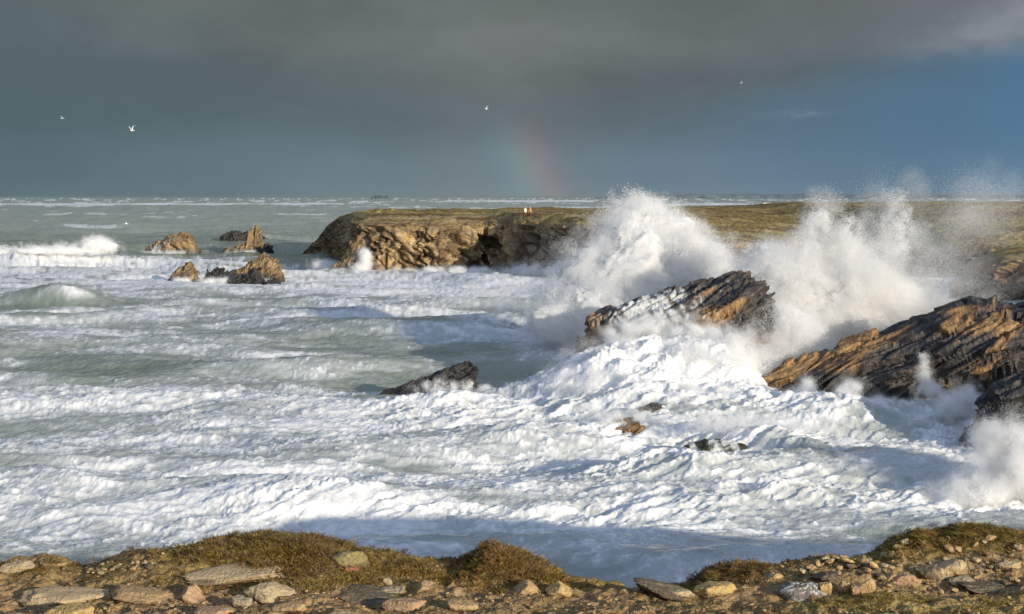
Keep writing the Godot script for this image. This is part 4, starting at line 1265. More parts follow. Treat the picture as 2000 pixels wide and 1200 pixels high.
func make_spray() -> void:
	make_drop()
	# burst behind the surf rock
	spray("spray_burst", "tall white burst of spray rising above the headland behind the surf rock",
		[[9.5, 5.0, 112.0, 7.5, 6.0, 4.0, 1.0], [11.2, 7.8, 113.0, 4.8, 4.6, 3.0, 0.8], [11.4, 9.8, 114.0, 2.6, 2.6, 2.0, 0.4], [14.4, 6.8, 112.0, 4.6, 4.0, 3.0, 0.7], [16.0, 4.9, 111.0, 2.6, 3.4, 2.5, 0.45], [5.6, 3.6, 113.0, 3.2, 3.4, 3.5, 0.4], [3.6, 2.0, 115.0, 3.4, 2.2, 4.0, 0.22], [7.0, 3.0, 108.0, 6.0, 3.0, 3.0, 0.4]],
		46000, 0.22, 0.75, 3, 3.6, -0.3, Vector3(-0.2, 0, 0), {"dense": 0.74, "shell": 0.55, "fuzz": 0.8, "puffs": 8, "puff": 0.14, "jets": [[Vector3(10.5, 6.0, -112.0), Vector3(4.5, 2.0, 2.0), Vector3(0.0, 3.4, 0.0), Vector3(3.6, 2.0, 2.0), 70, 60, 0.9], [Vector3(5.0, 3.0, -113.0), Vector3(4.0, 1.0, 2.0), Vector3(-2.0, 5.0, 0.0), Vector3(4.0, 2.5, 2.0), 30, 50, 1.1], [Vector3(16.5, 4.5, -111.0), Vector3(2.5, 1.0, 2.0), Vector3(1.4, 4.5, 0.0), Vector3(2.0, 2.0, 2.0), 24, 50, 0.9]]})
	# burst between the surf rock and the shore rock
	spray("spray_burst", "wide ragged burst of spray between the surf rock and the shore ridge",
		[[21.0, 4.6, 98.0, 5.0, 5.0, 3.0, 1.0], [24.5, 5.0, 98.0, 5.0, 4.6, 3.0, 0.7], [19.2, 6.6, 99.0, 2.2, 3.4, 2.0, 0.3], [22.8, 8.6, 99.0, 1.6, 4.6, 1.6, 0.28], [25.0, 8.0, 99.0, 1.8, 4.6, 1.6, 0.24], [28.5, 5.2, 98.0, 3.0, 2.6, 2.4, 0.2], [18.9, 2.0, 92.0, 3.6, 3.4, 3.0, 1.0], [14.5, 1.2, 88.0, 3.4, 1.7, 2.2, 0.6], [29.0, 10.5, 101.0, 2.4, 4.0, 2.0, 0.07]],
		52000, 0.2, 0.7, 4, 3.0, -0.2, Vector3(0.25, 0, 0), {"dense": 0.5, "shell": 0.4, "fuzz": 1.0, "puffs": 16, "puff": 0.22, "jets": [[Vector3(22.0, 3.5, -98.0), Vector3(5.0, 2.0, 2.0), Vector3(1.0, 7.4, 0.0), Vector3(2.8, 3.0, 1.5), 150, 70, 1.5], [Vector3(26.5, 3.5, -98.0), Vector3(3.0, 1.0, 2.0), Vector3(3.0, 6.0, 0.0), Vector3(2.4, 3.5, 1.5), 60, 50, 1.5]]})
	spray("surf_cascade", "torrent of broken white water tumbling off the front of the surf rock",
		[[8.4, 2.4, 87.4, 5.0, 1.5, 3.0, 1.2], [12.5, 2.2, 86.4, 4.0, 1.8, 3.4, 1.0], [8.6, 3.9, 90.0, 2.6, 0.7, 0.8, 0.35], [12.4, 3.9, 89.4, 2.6, 0.8, 0.8, 0.3], [6.0, 1.3, 83.0, 4.0, 1.2, 3.5, 0.7], [4.4, 1.2, 87.0, 2.5, 0.8, 2.0, 0.3], [10.0, 0.8, 80.5, 5.0, 1.0, 2.5, 0.6], [14.5, 2.6, 88.0, 2.4, 1.6, 2.0, 0.3]],
		20000, 0.14, 0.5, 5, 1.6, 0.05, Vector3(-0.8, 0, 0.3), {"puffs": 12, "puff": 0.2, "jets": [[Vector3(10.0, 2.6, -87.4), Vector3(5.0, 0.8, 1.6), Vector3(-1.6, 0.8, 3.0), Vector3(1.5, 1.6, 1.5), 70, 30, 1.0], [Vector3(10.2, 5.0, -90.8), Vector3(2.4, 0.5, 0.6), Vector3(-1.6, -0.4, 2.4), Vector3(0.7, 0.5, 0.7), 60, 24, 0.8], [Vector3(14.5, 4.2, -89.8), Vector3(2.2, 0.5, 0.5), Vector3(-0.2, 0.0, 1.2), Vector3(0.4, 0.4, 0.5), 40, 20, 0.7]]})
	spray("spray_burst", "fan of spray thrown up at the right edge in front of the dark edge rock",
		[[22.4, 0.6, 57.0, 2.6, 1.8, 1.6, 1.0], [22.2, 1.5, 58.0, 1.9, 1.9, 1.5, 0.8], [21.2, 2.2, 58.5, 1.3, 1.2, 1.2, 0.25], [20.0, 0.2, 56.5, 2.2, 0.8, 1.4, 0.5], [22.8, 1.6, 58.0, 1.4, 1.4, 1.2, 0.4]],
		20000, 0.09, 0.34, 6, 1.3, -0.15, Vector3(0.3, 0, 0), {"dense": 0.5, "shell": 0.3, "fuzz": 0.3, "puffs": 6, "puff": 0.12, "loose": 0.5, "jets": [[Vector3(22.6, 0.2, -57.0), Vector3(1.6, 0.4, 1.0), Vector3(-1.4, 4.6, 0.0), Vector3(2.4, 2.2, 1.0), 80, 40, 0.95]]})
	spray("spray_jet", "thin jet of spray against the shore ridge under its overhang",
		[[25.7, 1.0, 81.5, 0.9, 1.5, 0.7, 1.0], [25.3, 2.6, 81.6, 0.45, 1.2, 0.5, 0.25], [25.8, 0.2, 81.0, 1.6, 0.7, 0.8, 0.6]],
		1300, 0.1, 0.35, 7, 0.9, -0.1)
	spray("spray_jet", "low splash between the shore ridge and the dark edge rock",
		[[26.4, 1.0, 77.0, 1.4, 1.3, 1.0, 1.0], [25.4, 0.7, 76.5, 0.9, 1.4, 0.8, 0.7]],
		2500, 0.1, 0.35, 8, 0.9, 0.0)
	spray("spray_jet", "white splash under the left foot of the shore ridge",
		[[20.4, 0.8, 80.0, 1.2, 1.5, 1.0, 1.0], [18.2, 0.8, 82.0, 1.0, 1.2, 1.0, 0.6], [21.6, 0.2, 80.0, 2.0, 0.8, 1.0, 0.6]],
		3000, 0.1, 0.4, 9, 0.9, 0.0)
	spray("spray_jet", "white splash running up the notch in the headland's cliff",
		[[-25.0, 2.4, 227.0, 1.1, 2.6, 1.0, 1.0], [-25.8, 0.8, 226.5, 1.8, 1.0, 1.0, 0.6]],
		2200, 0.25, 0.7, 10, 1.6, -0.2, Vector3.ZERO, {"dense": 0.5, "shell": 0.5, "fuzz": 0.3})
	spray("surf_line", "surf fringing the foot of the headland cliff",
		[[-10.0, 0.3, 228.0, 14.0, 0.7, 2.0, 1.0], [4.0, 0.8, 221.0, 7.0, 1.4, 3.0, 0.8], [9.0, 1.4, 212.0, 5.0, 2.0, 3.0, 0.7], [-33.0, 0.8, 236.0, 3.0, 1.2, 2.0, 0.3]],
		4500, 0.3, 0.9, 11, 2.2, 0.0)
	spray("breaker_crest", "foaming crest and splash of the long breaker at left",
		[[-80.5, 3.6, 259.0, 5.0, 1.8, 2.0, 0.6], [-88.0, 2.6, 259.0, 12.0, 1.0, 2.5, 1.0], [-101.0, 2.2, 261.0, 8.0, 0.9, 2.5, 0.5], [-82.0, 0.8, 255.0, 16.0, 0.8, 2.0, 0.29]],
		6000, 0.3, 0.8, 12, 2.0, -0.1, Vector3.ZERO, {"dense": 0.6, "shell": 0.5, "fuzz": 0.3})
	spray("surf_splash", "spray tossed up round the low brown rock in front of the surf",
		[[6.0, 0.9, 72.5, 3.0, 0.7, 1.2, 1.0], [11.0, 1.2, 69.5, 3.4, 0.8, 1.6, 1.0], [15.0, 0.6, 72.0, 4.0, 0.6, 3.0, 0.7], [-4.5, 0.8, 84.5, 2.4, 0.8, 1.0, 0.6]],
		3500, 0.08, 0.28, 13, 0.8, 0.1)
	spray("surf_splash", "torn white crests tossed up in the near water",
		[[-7.0, 0.7, 54.0, 3.0, 0.4, 0.8, 0.7], [10.0, 0.6, 56.5, 5.0, 0.4, 1.4, 1.0], [14.0, 0.6, 62.0, 4.0, 0.5, 2.0, 0.8], [18.0, 0.5, 66.0, 3.0, 0.5, 2.0, 0.6], [8.0, 0.4, 60.5, 3.0, 0.4, 1.4, 0.5]],
		1800, 0.07, 0.2, 14, 0.7, 0.1)
	spray("surf_line", "white surf round the feet of the rocks out in the bay",
		[[-79.0, 0.2, 305.0, 7.0, 0.6, 1.6, 1.0], [-61.0, 0.2, 304.5, 6.0, 0.6, 1.6, 0.8], [-50.5, 0.2, 202.5, 3.2, 0.45, 1.0, 0.8], [-40.5, 0.2, 204.0, 4.5, 0.5, 1.0, 1.0], [-45.0, 0.2, 203.0, 3.0, 0.4, 1.0, 0.6], [-29.5, 0.3, 226.5, 3.5, 0.6, 1.0, 0.6], [-39.0, 0.3, 290.0, 6.0, 0.7, 2.0, 0.6]],
		2600, 0.3, 0.7, 15, 2.0, 0.0)
	spray("surf_line", "froth fringing the fin rock and the foot of the shore ridge",
		[[-4.0, 0.2, 85.4, 2.2, 0.3, 0.5, 0.4], [-1.9, 0.4, 86.0, 0.9, 0.5, 0.6, 0.5], [22.5, 0.3, 81.6, 4.0, 0.5, 0.9, 1.0], [28.5, 0.3, 80.5, 4.0, 0.5, 0.9, 0.8], [17.0, 0.3, 84.5, 1.4, 0.5, 0.9, 0.5], [26.5, 0.3, 69.5, 2.0, 0.4, 0.6, 0.5]],
		4000, 0.1, 0.3, 16, 1.2, 0.0)
	spray("drifting_mist", "thin veil of wind-blown spray over the land and sky at the right edge",
		[[26.0, 5.0, 104.0, 9.0, 5.0, 5.0, 0.5], [32.0, 5.5, 106.0, 8.0, 5.0, 5.0, 1.0], [34.0, 8.5, 108.0, 7.0, 5.0, 4.0, 0.8], [38.0, 11.0, 110.0, 4.0, 3.5, 4.0, 0.3], [40.5, 13.0, 111.0, 2.4, 2.6, 3.0, 0.16], [37.5, 12.0, 110.0, 1.6, 3.0, 2.0, 0.12], [29.5, 10.0, 107.0, 1.6, 4.5, 2.0, 0.2]],
		1000, 1.0, 2.0, 20, 5.0, -0.6, Vector3(0.8, 0, 0), {"fine": true})
	mist("grey mist hanging low in the gap between the surf rock and the shore ridge", [[18.0, 1.6, 92.0, 11.0, 6.0, 7.0, 0.03], [24.0, 4.0, 101.0, 12.0, 8.0, 7.0, 0.02]])

# ------------------------------------------------------------------ stones of the clifftop
# label, x, d, width, height, tone
var stones := [
	["pale rounded stone half sunk at the far left edge", -6.41, 16.85, 0.37, 0.15, "pale"],
	["tan slab crowning the leftmost earth mound", -6.03, 17.03, 0.36, 0.11, "tan"],
	["long pale grey flat slab, largest stone at lower left", -5.37, 15.71, 1.08, 0.25, "pale"],
	["yellow tan squarish boulder at the bottom left", -4.98, 14.69, 0.55, 0.25, "yellow"],
	["pale slab half buried in moss right of the yellow boulder", -4.47, 15.57, 0.78, 0.13, "tan"],
	["small grey stone above the half buried pale slab", -4.49, 15.82, 0.31, 0.09, "grey"],
	["pinkish leaning stone with a pointed grey top", -3.89, 15.67, 0.37, 0.32, "pink"],
	["long pale slab lying below the big left heath mound", -3.45, 16.25, 1.15, 0.20, "pale"],
	["pale beige slab sloping down from the long pale slab", -2.89, 15.60, 0.59, 0.31, "pale"],
	["tan stone at the bottom below the sloping beige slab", -2.61, 15.13, 0.38, 0.18, "tan"],
	["greyish flat stone in gravel left of the tan bottom stone", -3.20, 15.32, 0.29, 0.13, "grey"],
	["pinkish slab cut by the bottom edge", -3.42, 14.81, 0.47, 0.14, "pink"],
	["pale oval stone at the bottom edge by the dark slab", -1.96, 14.78, 0.34, 0.12, "pale"],
	["lichen covered boulder on the right shoulder of the heath mound", -2.03, 16.75, 0.42, 0.25, "lichen"],
	["small red stone under the lichen boulder", -2.07, 16.65, 0.25, 0.10, "red"],
	["long dark grey slab with a shaded front", -1.89, 15.82, 0.82, 0.19, "dark"],
	["pinkish tan faceted block at the end of the dark slab", -1.26, 15.31, 0.43, 0.27, "pink"],
	["tan pointed stone leaning on the faceted block", -1.09, 16.05, 0.31, 0.17, "tan"],
	["whitish grey stone above the dark slab", -1.47, 16.12, 0.32, 0.14, "grey"],
	["small upright pale stone above the dark slab", -1.56, 16.41, 0.10, 0.17, "pale"],
	["flat tan stone lying right of the pointed stone", -0.70, 15.95, 0.25, 0.11, "tan"],
	["orange tan stone low in the earth hollow", -0.60, 15.15, 0.37, 0.15, "tan"],
	["triangular beige stone against the right hand mound", 0.19, 15.92, 0.40, 0.27, "tan"],
	["pale yellow triangular stone at the right foot of the round mound", 0.58, 15.82, 0.37, 0.25, "yellow"],
	["yellow rounded boulder right of the gap", 2.49, 15.92, 0.41, 0.21, "yellow"],
	["pale grey slab left of the yellow rounded boulder", 2.03, 15.87, 0.37, 0.12, "pale"],
	["dark grey rock with white veins in the stony bank", 3.54, 15.75, 0.51, 0.32, "vein"],
	["dark block in the stony bank above the yellow blocks", 3.92, 16.13, 0.33, 0.16, "dark"],
	["yellow block beside the white veined rock", 3.79, 15.78, 0.17, 0.20, "yellow"],
	["upright tan slab, left one of the stony bank", 4.02, 15.71, 0.15, 0.30, "tan"],
	["upright pinkish slab in the middle of the stony bank", 4.13, 15.57, 0.16, 0.23, "pink"],
	["upright tan slab leaning right in the stony bank", 4.26, 15.55, 0.17, 0.32, "tan"],
	["pinkish stone right of the upright slabs", 4.86, 16.08, 0.29, 0.23, "pink"],
	["large pale slab leaning in a dark hollow", 5.49, 16.39, 0.37, 0.28, "pale"],
	["dark rock face left of the large leaning slab", 5.22, 16.37, 0.36, 0.27, "dark"],
	["grey stone below the leaning pale slab", 5.62, 16.20, 0.27, 0.18, "grey"],
	["pale oval stone near the right edge", 6.25, 16.33, 0.27, 0.14, "pale"],
	["dark reddish slab under the right end of the bank", 5.83, 15.96, 0.54, 0.18, "dark"],
	["pale stone at the foot of the right hand grassy mound", 4.86, 16.93, 0.20, 0.09, "pale"],
	["grey outcrop sloping down into the gap", 1.91, 15.91, 0.82, 0.29, "dark"],
	]

func tone_of(c: String) -> Vector3:
	match c:
		"pale": return Vector3(0.5, 0.38, 0.22)
		"tan": return Vector3(0.46, 0.31, 0.15)
		"yellow": return Vector3(0.52, 0.36, 0.15)
		"grey": return Vector3(0.38, 0.31, 0.21)
		"pink": return Vector3(0.46, 0.29, 0.17)
		"lichen": return Vector3(0.27, 0.22, 0.11)
		"red": return Vector3(0.33, 0.13, 0.07)
		"vein": return Vector3(0.17, 0.15, 0.13)
	return Vector3(0.15, 0.115, 0.08)

# a weathered block: a ball cut by random planes, roughened; unit half-sizes
func stone_mesh(sd: int, size: Vector3, tone: Vector3, kind: String, n := 26, rough := 1.0) -> ArrayMesh:
	rng.seed = sd
	var cuts := []
	var count := 11
	for i in count:
		var v := Vector3(rng.randfn(), rng.randfn() * 0.9, rng.randfn()).normalized()
		cuts.append([v, rng.randf_range(0.55, 0.92)])
	cuts.append([Vector3(rng.randf_range(-0.2, 0.2), 1, rng.randf_range(-0.25, 0.1)).normalized(), rng.randf_range(0.55, 0.75)])
	if kind == "chip":
		for i in 8:
			cuts.append([Vector3(rng.randfn(), rng.randfn(), rng.randfn()).normalized(), rng.randf_range(0.4, 0.65)])
	if kind == "tri":
		cuts.append([Vector3(0.75, 0.6, 0.1).normalized(), 0.4])
		cuts.append([Vector3(-0.75, 0.6, 0.1).normalized(), 0.42])
	var nu := n * 2
	var nv := n
	var pos := PackedVector3Array()
	var col := PackedColorArray()
	var off := Vector3(sd * 1.7, sd * 0.31, 0)
	for j in nv:
		var la := lerpf(-PI / 2, PI / 2, j / (nv - 1.0))
		for i in nu:
			var lo := TAU * i / nu
			var v := Vector3(cos(la) * sin(lo), sin(la), cos(la) * cos(lo))
			var r := 1.0
			for c: Array in cuts:
				var q: float = v.dot(c[0])
				if q > 0.01:
					r = minf(r, c[1] / q)
			r *= 1.0 + n_fbm.get_noise_3dv(v * 1.2 + off) * 0.16 * rough + n_fbm2.get_noise_3dv(v * 4.0 + off) * 0.07 * rough
			var p := v * r * size
			pos.append(p)
			var k := n_fbm.get_noise_3dv(v * 2.2 + off)
			var k2 := n_fbm2.get_noise_3dv(v * 9.0 + off)
			var t := tone * (1.0 + k * 0.35 + k2 * 0.3)
			if kind == "vein":
				t = vmix(t, Vector3(0.6, 0.6, 0.58), sm(0.5, 0.64, n_ridge.get_noise_3dv(v * 1.5 + off)))
			elif kind == "lichen":
				t = vmix(t, Vector3(0.34, 0.3, 0.12), sm(0.0, 0.3, k2))
			else:
				t = vmix(t, Vector3(0.34, 0.32, 0.2), sm(0.2, 0.45, k2 + k * 0.4) * 0.4)
			t = vmix(t, Vector3(0.13, 0.09, 0.055), sm(0.05 + k * 0.6, -0.5 + k * 0.6, v.y) * 0.85)    # earth stain
			col.append(Color(t.x, t.y, t.z))
	return sheet(nu, nv, pos, col, false, true)

func make_boulders() -> void:
	var m := bumpy(mat(0.88, 0.25), 74, 0.5, 3.0)
	for i in stones.size():
		var s: Array = stones[i]
		var w: float = s[3]
		var h: float = s[4]
		var c: String = s[5]
		var label: String = s[0]
		var kind := "tri" if label.contains("triang") or label.contains("pointed") else c
		var depth := w * 0.7 if w < 0.7 else 0.55
		var size := Vector3(w * 0.64, h * (0.45 if label.contains("slab") or label.contains("outcrop") else 0.58), depth * 0.65)
		var o := put("slab" if label.contains("slab") else "stone", stone_mesh(100 + i, size, tone_of(c), kind, 30), m)
		var x: float = s[1]
		var d: float = s[2]
		d += depth * 0.3
		o.position = Vector3(x, ground_h(x, d) + h * 0.1, -d)
		rng.seed = 900 + i
		o.rotation = Vector3(rng.randf_range(-0.08, 0.12), rng.randf_range(-0.25, 0.25), rng.randf_range(-0.1, 0.1))
		if label.contains("sloping down"):
			o.rotation.z = -0.3
		elif label.contains("leaning right") or label.contains("leaning in") or label.contains("leaning on"):
			o.rotation.z = 0.35
		elif label.contains("outcrop"):
			o.rotation.z = 0.16
		tag(o, label, "stone")
	# rubble: stones alike, in the two stony banks and strewn over the earth
	var meshes := []
	var tones := ["tan", "pale", "tan", "lichen", "yellow", "dark", "tan", "pale"]
	for i in 12:
		var md := stone_mesh(300 + i, Vector3(1.15, 0.55, 0.8), tone_of(tones[i % 8]), "chip", 8, 0.5)
		meshes.append(md)
	rng.seed = 77
	var spots := [[4.46, 16.61, 1.03, 0.47, 95, 0.035, 0.13, "small angular stone of the rubble bank at right"], [-5.04, 16.84, 0.56, 0.25, 55, 0.03, 0.085, "small stone in the rubble patch left of the heath mound"], [6.23, 16.45, 0.54, 0.33, 40, 0.04, 0.1, "small stone among the broken slabs at the right edge"], [-2.88, 15.62, 1.17, 0.39, 45, 0.02, 0.06, "small stone strewn in the gravel below the heath mound"], [0.19, 15.76, 1.53, 0.28, 30, 0.02, 0.055, "small stone strewn on the bare earth in the middle"]]
	for sp: Array in spots:
		for k in int(sp[4]):
			var x: float = sp[0] + rng.randfn() * sp[2] * 0.6
			var d: float = sp[1] + rng.randfn() * sp[3] * 0.6
			d = minf(d, rim_d(x) - 0.2)
			var r: float = lerpf(sp[5], sp[6], pow(rng.randf(), 2.0))
			var o := put("rubble_stone", meshes[rng.randi() % meshes.size()], m)
			o.position = Vector3(x, ground_h(x, d) + r * 0.25, -d)
			o.scale = Vector3.ONE * r
			o.rotation = Vector3(rng.randf_range(-0.4, 0.5), rng.randf_range(0, TAU), rng.randf_range(-0.5, 0.5))
			tag(o, sp[7], "stone", str(sp[7]).replace("small stone", "small stones").replace("small angular stone", "small angular stones"))

# ------------------------------------------------------------------ heath and grass
func tuft_mesh(sd: int, blades: int, high: float, spread: float, width: float, bend: float) -> ArrayMesh:
	rng.seed = sd
	var st := SurfaceTool.new()
	st.begin(Mesh.PRIMITIVE_TRIANGLES)
	for i in blades:
		var a := rng.randf() * TAU
		var root := Vector3(cos(a), 0, sin(a)) * rng.randf() * spread * 0.4
		var lean := Vector3(cos(a), 0, sin(a)) * rng.randf_range(0.3, 1.0) * bend
		var h := high * rng.randf_range(0.5, 1.0)
		var side := Vector3(-sin(a), 0, cos(a)).rotated(Vector3.UP, rng.randf() * 2.0) * width
		var mid := root + lean * h * 0.4 + Vector3(0, h * 0.6, 0)
		var tip := root + lean * h * 1.1 + Vector3(0, h, 0)
		var tone := rng.randf_range(0.7, 1.25)
		st.set_color(Color(tone * 0.8, tone * 0.8, tone * 0.8))
		for v: Vector3 in [root - side, root + side, mid + side * 0.8, root - side, mid + side * 0.8, mid - side * 0.8, mid - side * 0.8, mid + side * 0.8, tip]:
			st.add_vertex(v)
	st.generate_normals()
	return st.commit()

func scatter(called: String, label: String, category: String, mesh: Mesh, places: Array, m: Material) -> void:
	var mm := MultiMesh.new()
	mm.transform_format = MultiMesh.TRANSFORM_3D
	mm.use_colors = true
	mm.mesh = mesh
	mm.instance_count = places.size()
	var buf := PackedFloat32Array()
	for p: Array in places:
		var b := Basis(Vector3.UP, p[2]).scaled(Vector3(p[1], p[4], p[1]))
		var at: Vector3 = p[0]
		var c: Vector3 = p[3]
		buf.append_array([b.x.x, b.y.x, b.z.x, at.x, b.x.y, b.y.y, b.z.y, at.y, b.x.z, b.y.z, b.z.z, at.z, c.x, c.y, c.z, 1.0])
	mm.buffer = buf
	var o := MultiMeshInstance3D.new()
	o.multimesh = mm
	o.material_override = m
	o.name = numbered(called)
	add_child(o, true)
	tag(o, label, category, "", "stuff")

func make_vegetation() -> void:
	var m := mat(0.85, 0.2)
	m.cull_mode = BaseMaterial3D.CULL_DISABLED
	m.backlight_enabled = true
	m.backlight = Color(0.35, 0.35, 0.3)
	# [label, x, d, reach x, reach d, count, dominant tone, second tone, size, kind]
	var patches := [
		["dense brown and olive heath covering the big left mound", -2.89, 16.88, 1.35, 0.75, 5200, Vector3(0.216, 0.153, 0.063), Vector3(0.288, 0.234, 0.072), 1.0, "heath_mound", "heath"],
		["rounded heath mound in the middle, left of the gap to the water", -0.04, 16.88, 0.77, 0.66, 3000, Vector3(0.342, 0.225, 0.090), Vector3(0.234, 0.180, 0.054), 1.0, "heath_mound", "heath"],
		["low moss and heath in the dip between the two left mounds", -1.39, 16.96, 0.81, 0.54, 1800, Vector3(0.198, 0.162, 0.054), Vector3(0.306, 0.198, 0.072), 0.7, "heath_mound", "heath"],
		["green and brown turf over the big mound at the right edge", 6.17, 17.14, 1.71, 0.45, 4600, Vector3(0.270, 0.234, 0.054), Vector3(0.342, 0.234, 0.081), 0.8, "grassy_mound", "grass"],
		["yellow green grass in the bottom right corner", 4.85, 15.44, 2.34, 0.51, 6500, Vector3(0.378, 0.315, 0.090), Vector3(0.252, 0.225, 0.063), 0.55, "grass", "grass"],
		["brown heath on the low bank right of the gap", 2.71, 16.88, 0.72, 0.54, 1800, Vector3(0.234, 0.135, 0.054), Vector3(0.270, 0.216, 0.072), 0.8, "heath_mound", "heath"],
		["moss and dry heath among the slabs at lower left", -3.89, 16.11, 2.16, 0.84, 3600, Vector3(0.252, 0.171, 0.063), Vector3(0.216, 0.180, 0.045), 0.4, "moss", "moss"],
		["brown growth on the leftmost earth mound", -6.07, 16.99, 0.81, 0.48, 1200, Vector3(0.270, 0.171, 0.063), Vector3(0.216, 0.180, 0.054), 0.5, "moss", "moss"],
		["olive moss patches on the earth in the middle", 0.84, 15.94, 1.44, 0.84, 2000, Vector3(0.270, 0.225, 0.054), Vector3(0.306, 0.198, 0.072), 0.35, "moss", "moss"],
	]
	var heath := tuft_mesh(501, 16, 0.058, 0.13, 0.005, 1.9)
	for i in patches.size():
		var p: Array = patches[i]
		rng.seed = 600 + i
		var places := []
		for k in int(p[5] * 0.85):
			var u := Vector2(rng.randfn(), rng.randfn()) * 0.5
			var x: float = p[1] + u.x * p[3]
			var d: float = p[2] + u.y * p[4]
			if d > rim_d(x) + 0.5 or (i == 4 and d > 15.7):
				continue
			var n := n_fbm2.get_noise_2d(x * 2.5, d * 2.5) + rng.randf_range(-0.35, 0.35)
			if p[8] < 0.6 and n_fbm.get_noise_2d(x * 1.1 + 9.0, d * 1.1) < -0.05:
				continue
			var tone := vmix(p[6], p[7], sm(-0.3, 0.3, n)) * Vector3(1.2, 1.08, 0.9) * rng.randf_range(0.45, 1.6)
			if rng.randf() < 0.12:
				tone = Vector3(0.46, 0.36, 0.18)
			var h := ground_h(x, d)
			if d > rim_d(x):
				h -= (d - rim_d(x)) * (0.7 + 1.6 * (d - rim_d(x)))
			var s: float = p[8] * rng.randf_range(0.45, 1.25) * (1.0 + 0.6 * n_fbm.get_noise_2d(x * 1.4 + 30.0, d * 1.4))
			places.append([Vector3(x, h - 0.01, -d), s, rng.randf() * TAU, tone, s])
		scatter(p[9], p[0], p[10], heath, places, m)
	# bare woody stems tangled through the heath
	rng.seed = 45
	var twigs := []
	for m0: Array in [[-2.7, 1.0, 260], [-0.05, 0.75, 130], [6.2, 1.5, 90], [2.7, 0.7, 70], [-5.2, 1.0, 60]]:
		for k in int(m0[2]):
			var x: float = m0[0] + rng.randfn() * 0.5 * m0[1]
			var d := rim_d(x) - absf(rng.randfn()) * 0.55
			twigs.append([Vector3(x, ground_h(x, d) + rng.randf_range(0.0, 0.04), -d), rng.randf_range(0.5, 1.3), rng.randf() * TAU, vmix(Vector3(0.3, 0.2, 0.1), Vector3(0.12, 0.075, 0.04), rng.randf()), rng.randf_range(0.5, 1.2)])
	var twig := SurfaceTool.new()
	twig.begin(Mesh.PRIMITIVE_TRIANGLES)
	for k in 7:
		var a := Vector3(rng.randfn(), 0, rng.randfn()) * 0.03
		var b := a + Vector3(rng.randfn(), 0.5 + rng.randf(), rng.randfn()).normalized() * rng.randf_range(0.05, 0.11)
		var w := (b - a).cross(Vector3(rng.randfn(), rng.randfn(), rng.randfn())).normalized() * 0.0045
		var u := (b - a).cross(w).normalized() * 0.0045
		twig.set_color(Color(0.8, 0.8, 0.8))
		for t: Array in [[w, u], [u, -w - u], [-w - u, w]]:
			for q: Vector3 in [a + t[0], b + t[0] * 0.5, b + t[1] * 0.5, a + t[0], b + t[1] * 0.5, a + t[1]]:
				twig.add_vertex(q)
	twig.generate_normals()
	scatter("woody_stems", "bare woody stems tangled through the clifftop heath", "heath", twig.commit(), twigs, m)
	# tufts of dry heath and moss grown round the feet of the stones
	rng.seed = 47
	var feet := []
	for st: Array in stones:
		for k in 26:
			var a := rng.randf() * TAU
			var w: float = st[3]
			var x: float = st[1] + sin(a) * w * rng.randf_range(0.5, 0.75)
			var d: float = st[2] + 0.1 + cos(a) * w * rng.randf_range(0.3, 0.5)
			if d > rim_d(x):
				continue
			var s := rng.randf_range(0.2, 0.55)
			feet.append([Vector3(x, ground_h(x, d) - 0.01, -d), s, rng.randf() * TAU, vmix(Vector3(0.26, 0.18, 0.07), Vector3(0.3, 0.25, 0.08), rng.randf()) * rng.randf_range(0.6, 1.3), s * 0.8])
	scatter("moss", "dry heath and moss grown round the feet of the stones", "moss", heath, feet, m)
	# clods and chips of stone too small to tell apart
	rng.seed = 43
	var chips := []
	for k in 9000:
		var d := rng.randf_range(13.8, 17.6)
		var x := rng.randf_range(-0.42, 0.42) * d
		if d > rim_d(x):
			continue
		var n := n_fbm.get_noise_2d(x * 1.3, d * 1.3) + n_fbm2.get_noise_2d(x * 4.0, d * 4.0) * 0.5
		if n < rng.randf_range(-0.4, 0.3):
			continue
		var s := lerpf(0.006, 0.035, pow(rng.randf(), 4.0))
		var tone: Vector3 = [Vector3(0.32, 0.21, 0.1), Vector3(0.38, 0.28, 0.15), Vector3(0.24, 0.15, 0.075), Vector3(0.42, 0.31, 0.16), Vector3(0.16, 0.1, 0.06)][rng.randi() % 5]
		chips.append([Vector3(x, ground_h(x, d) + s * 0.2, -d), s, rng.randf() * TAU, tone * rng.randf_range(0.7, 1.3), s * 0.7])
	scatter("gravel", "chips of stone and clods of earth strewn over the clifftop", "gravel", stone_mesh(777, Vector3.ONE, Vector3(1, 1, 1), "", 6), chips, mat(0.9, 0.2))
	# a few long dry grass stems against the water
	rng.seed = 41
	var stems := []
	var long := tuft_mesh(502, 3, 0.2, 0.03, 0.0022, 0.22)
	for k in 110:
		var x := rng.randf_range(-4.2, -2.2)
		var d := rim_d(x) - rng.randf_range(0.0, 0.5)
		stems.append([Vector3(x, ground_h(x, d), -d), rng.randf_range(0.6, 1.0), rng.randf() * TAU, Vector3(0.24, 0.19, 0.1), rng.randf_range(0.5, 1.1)])
	scatter("dry_grass", "thin dry grass stems along the top of the left heath mound", "grass", long, stems, m)

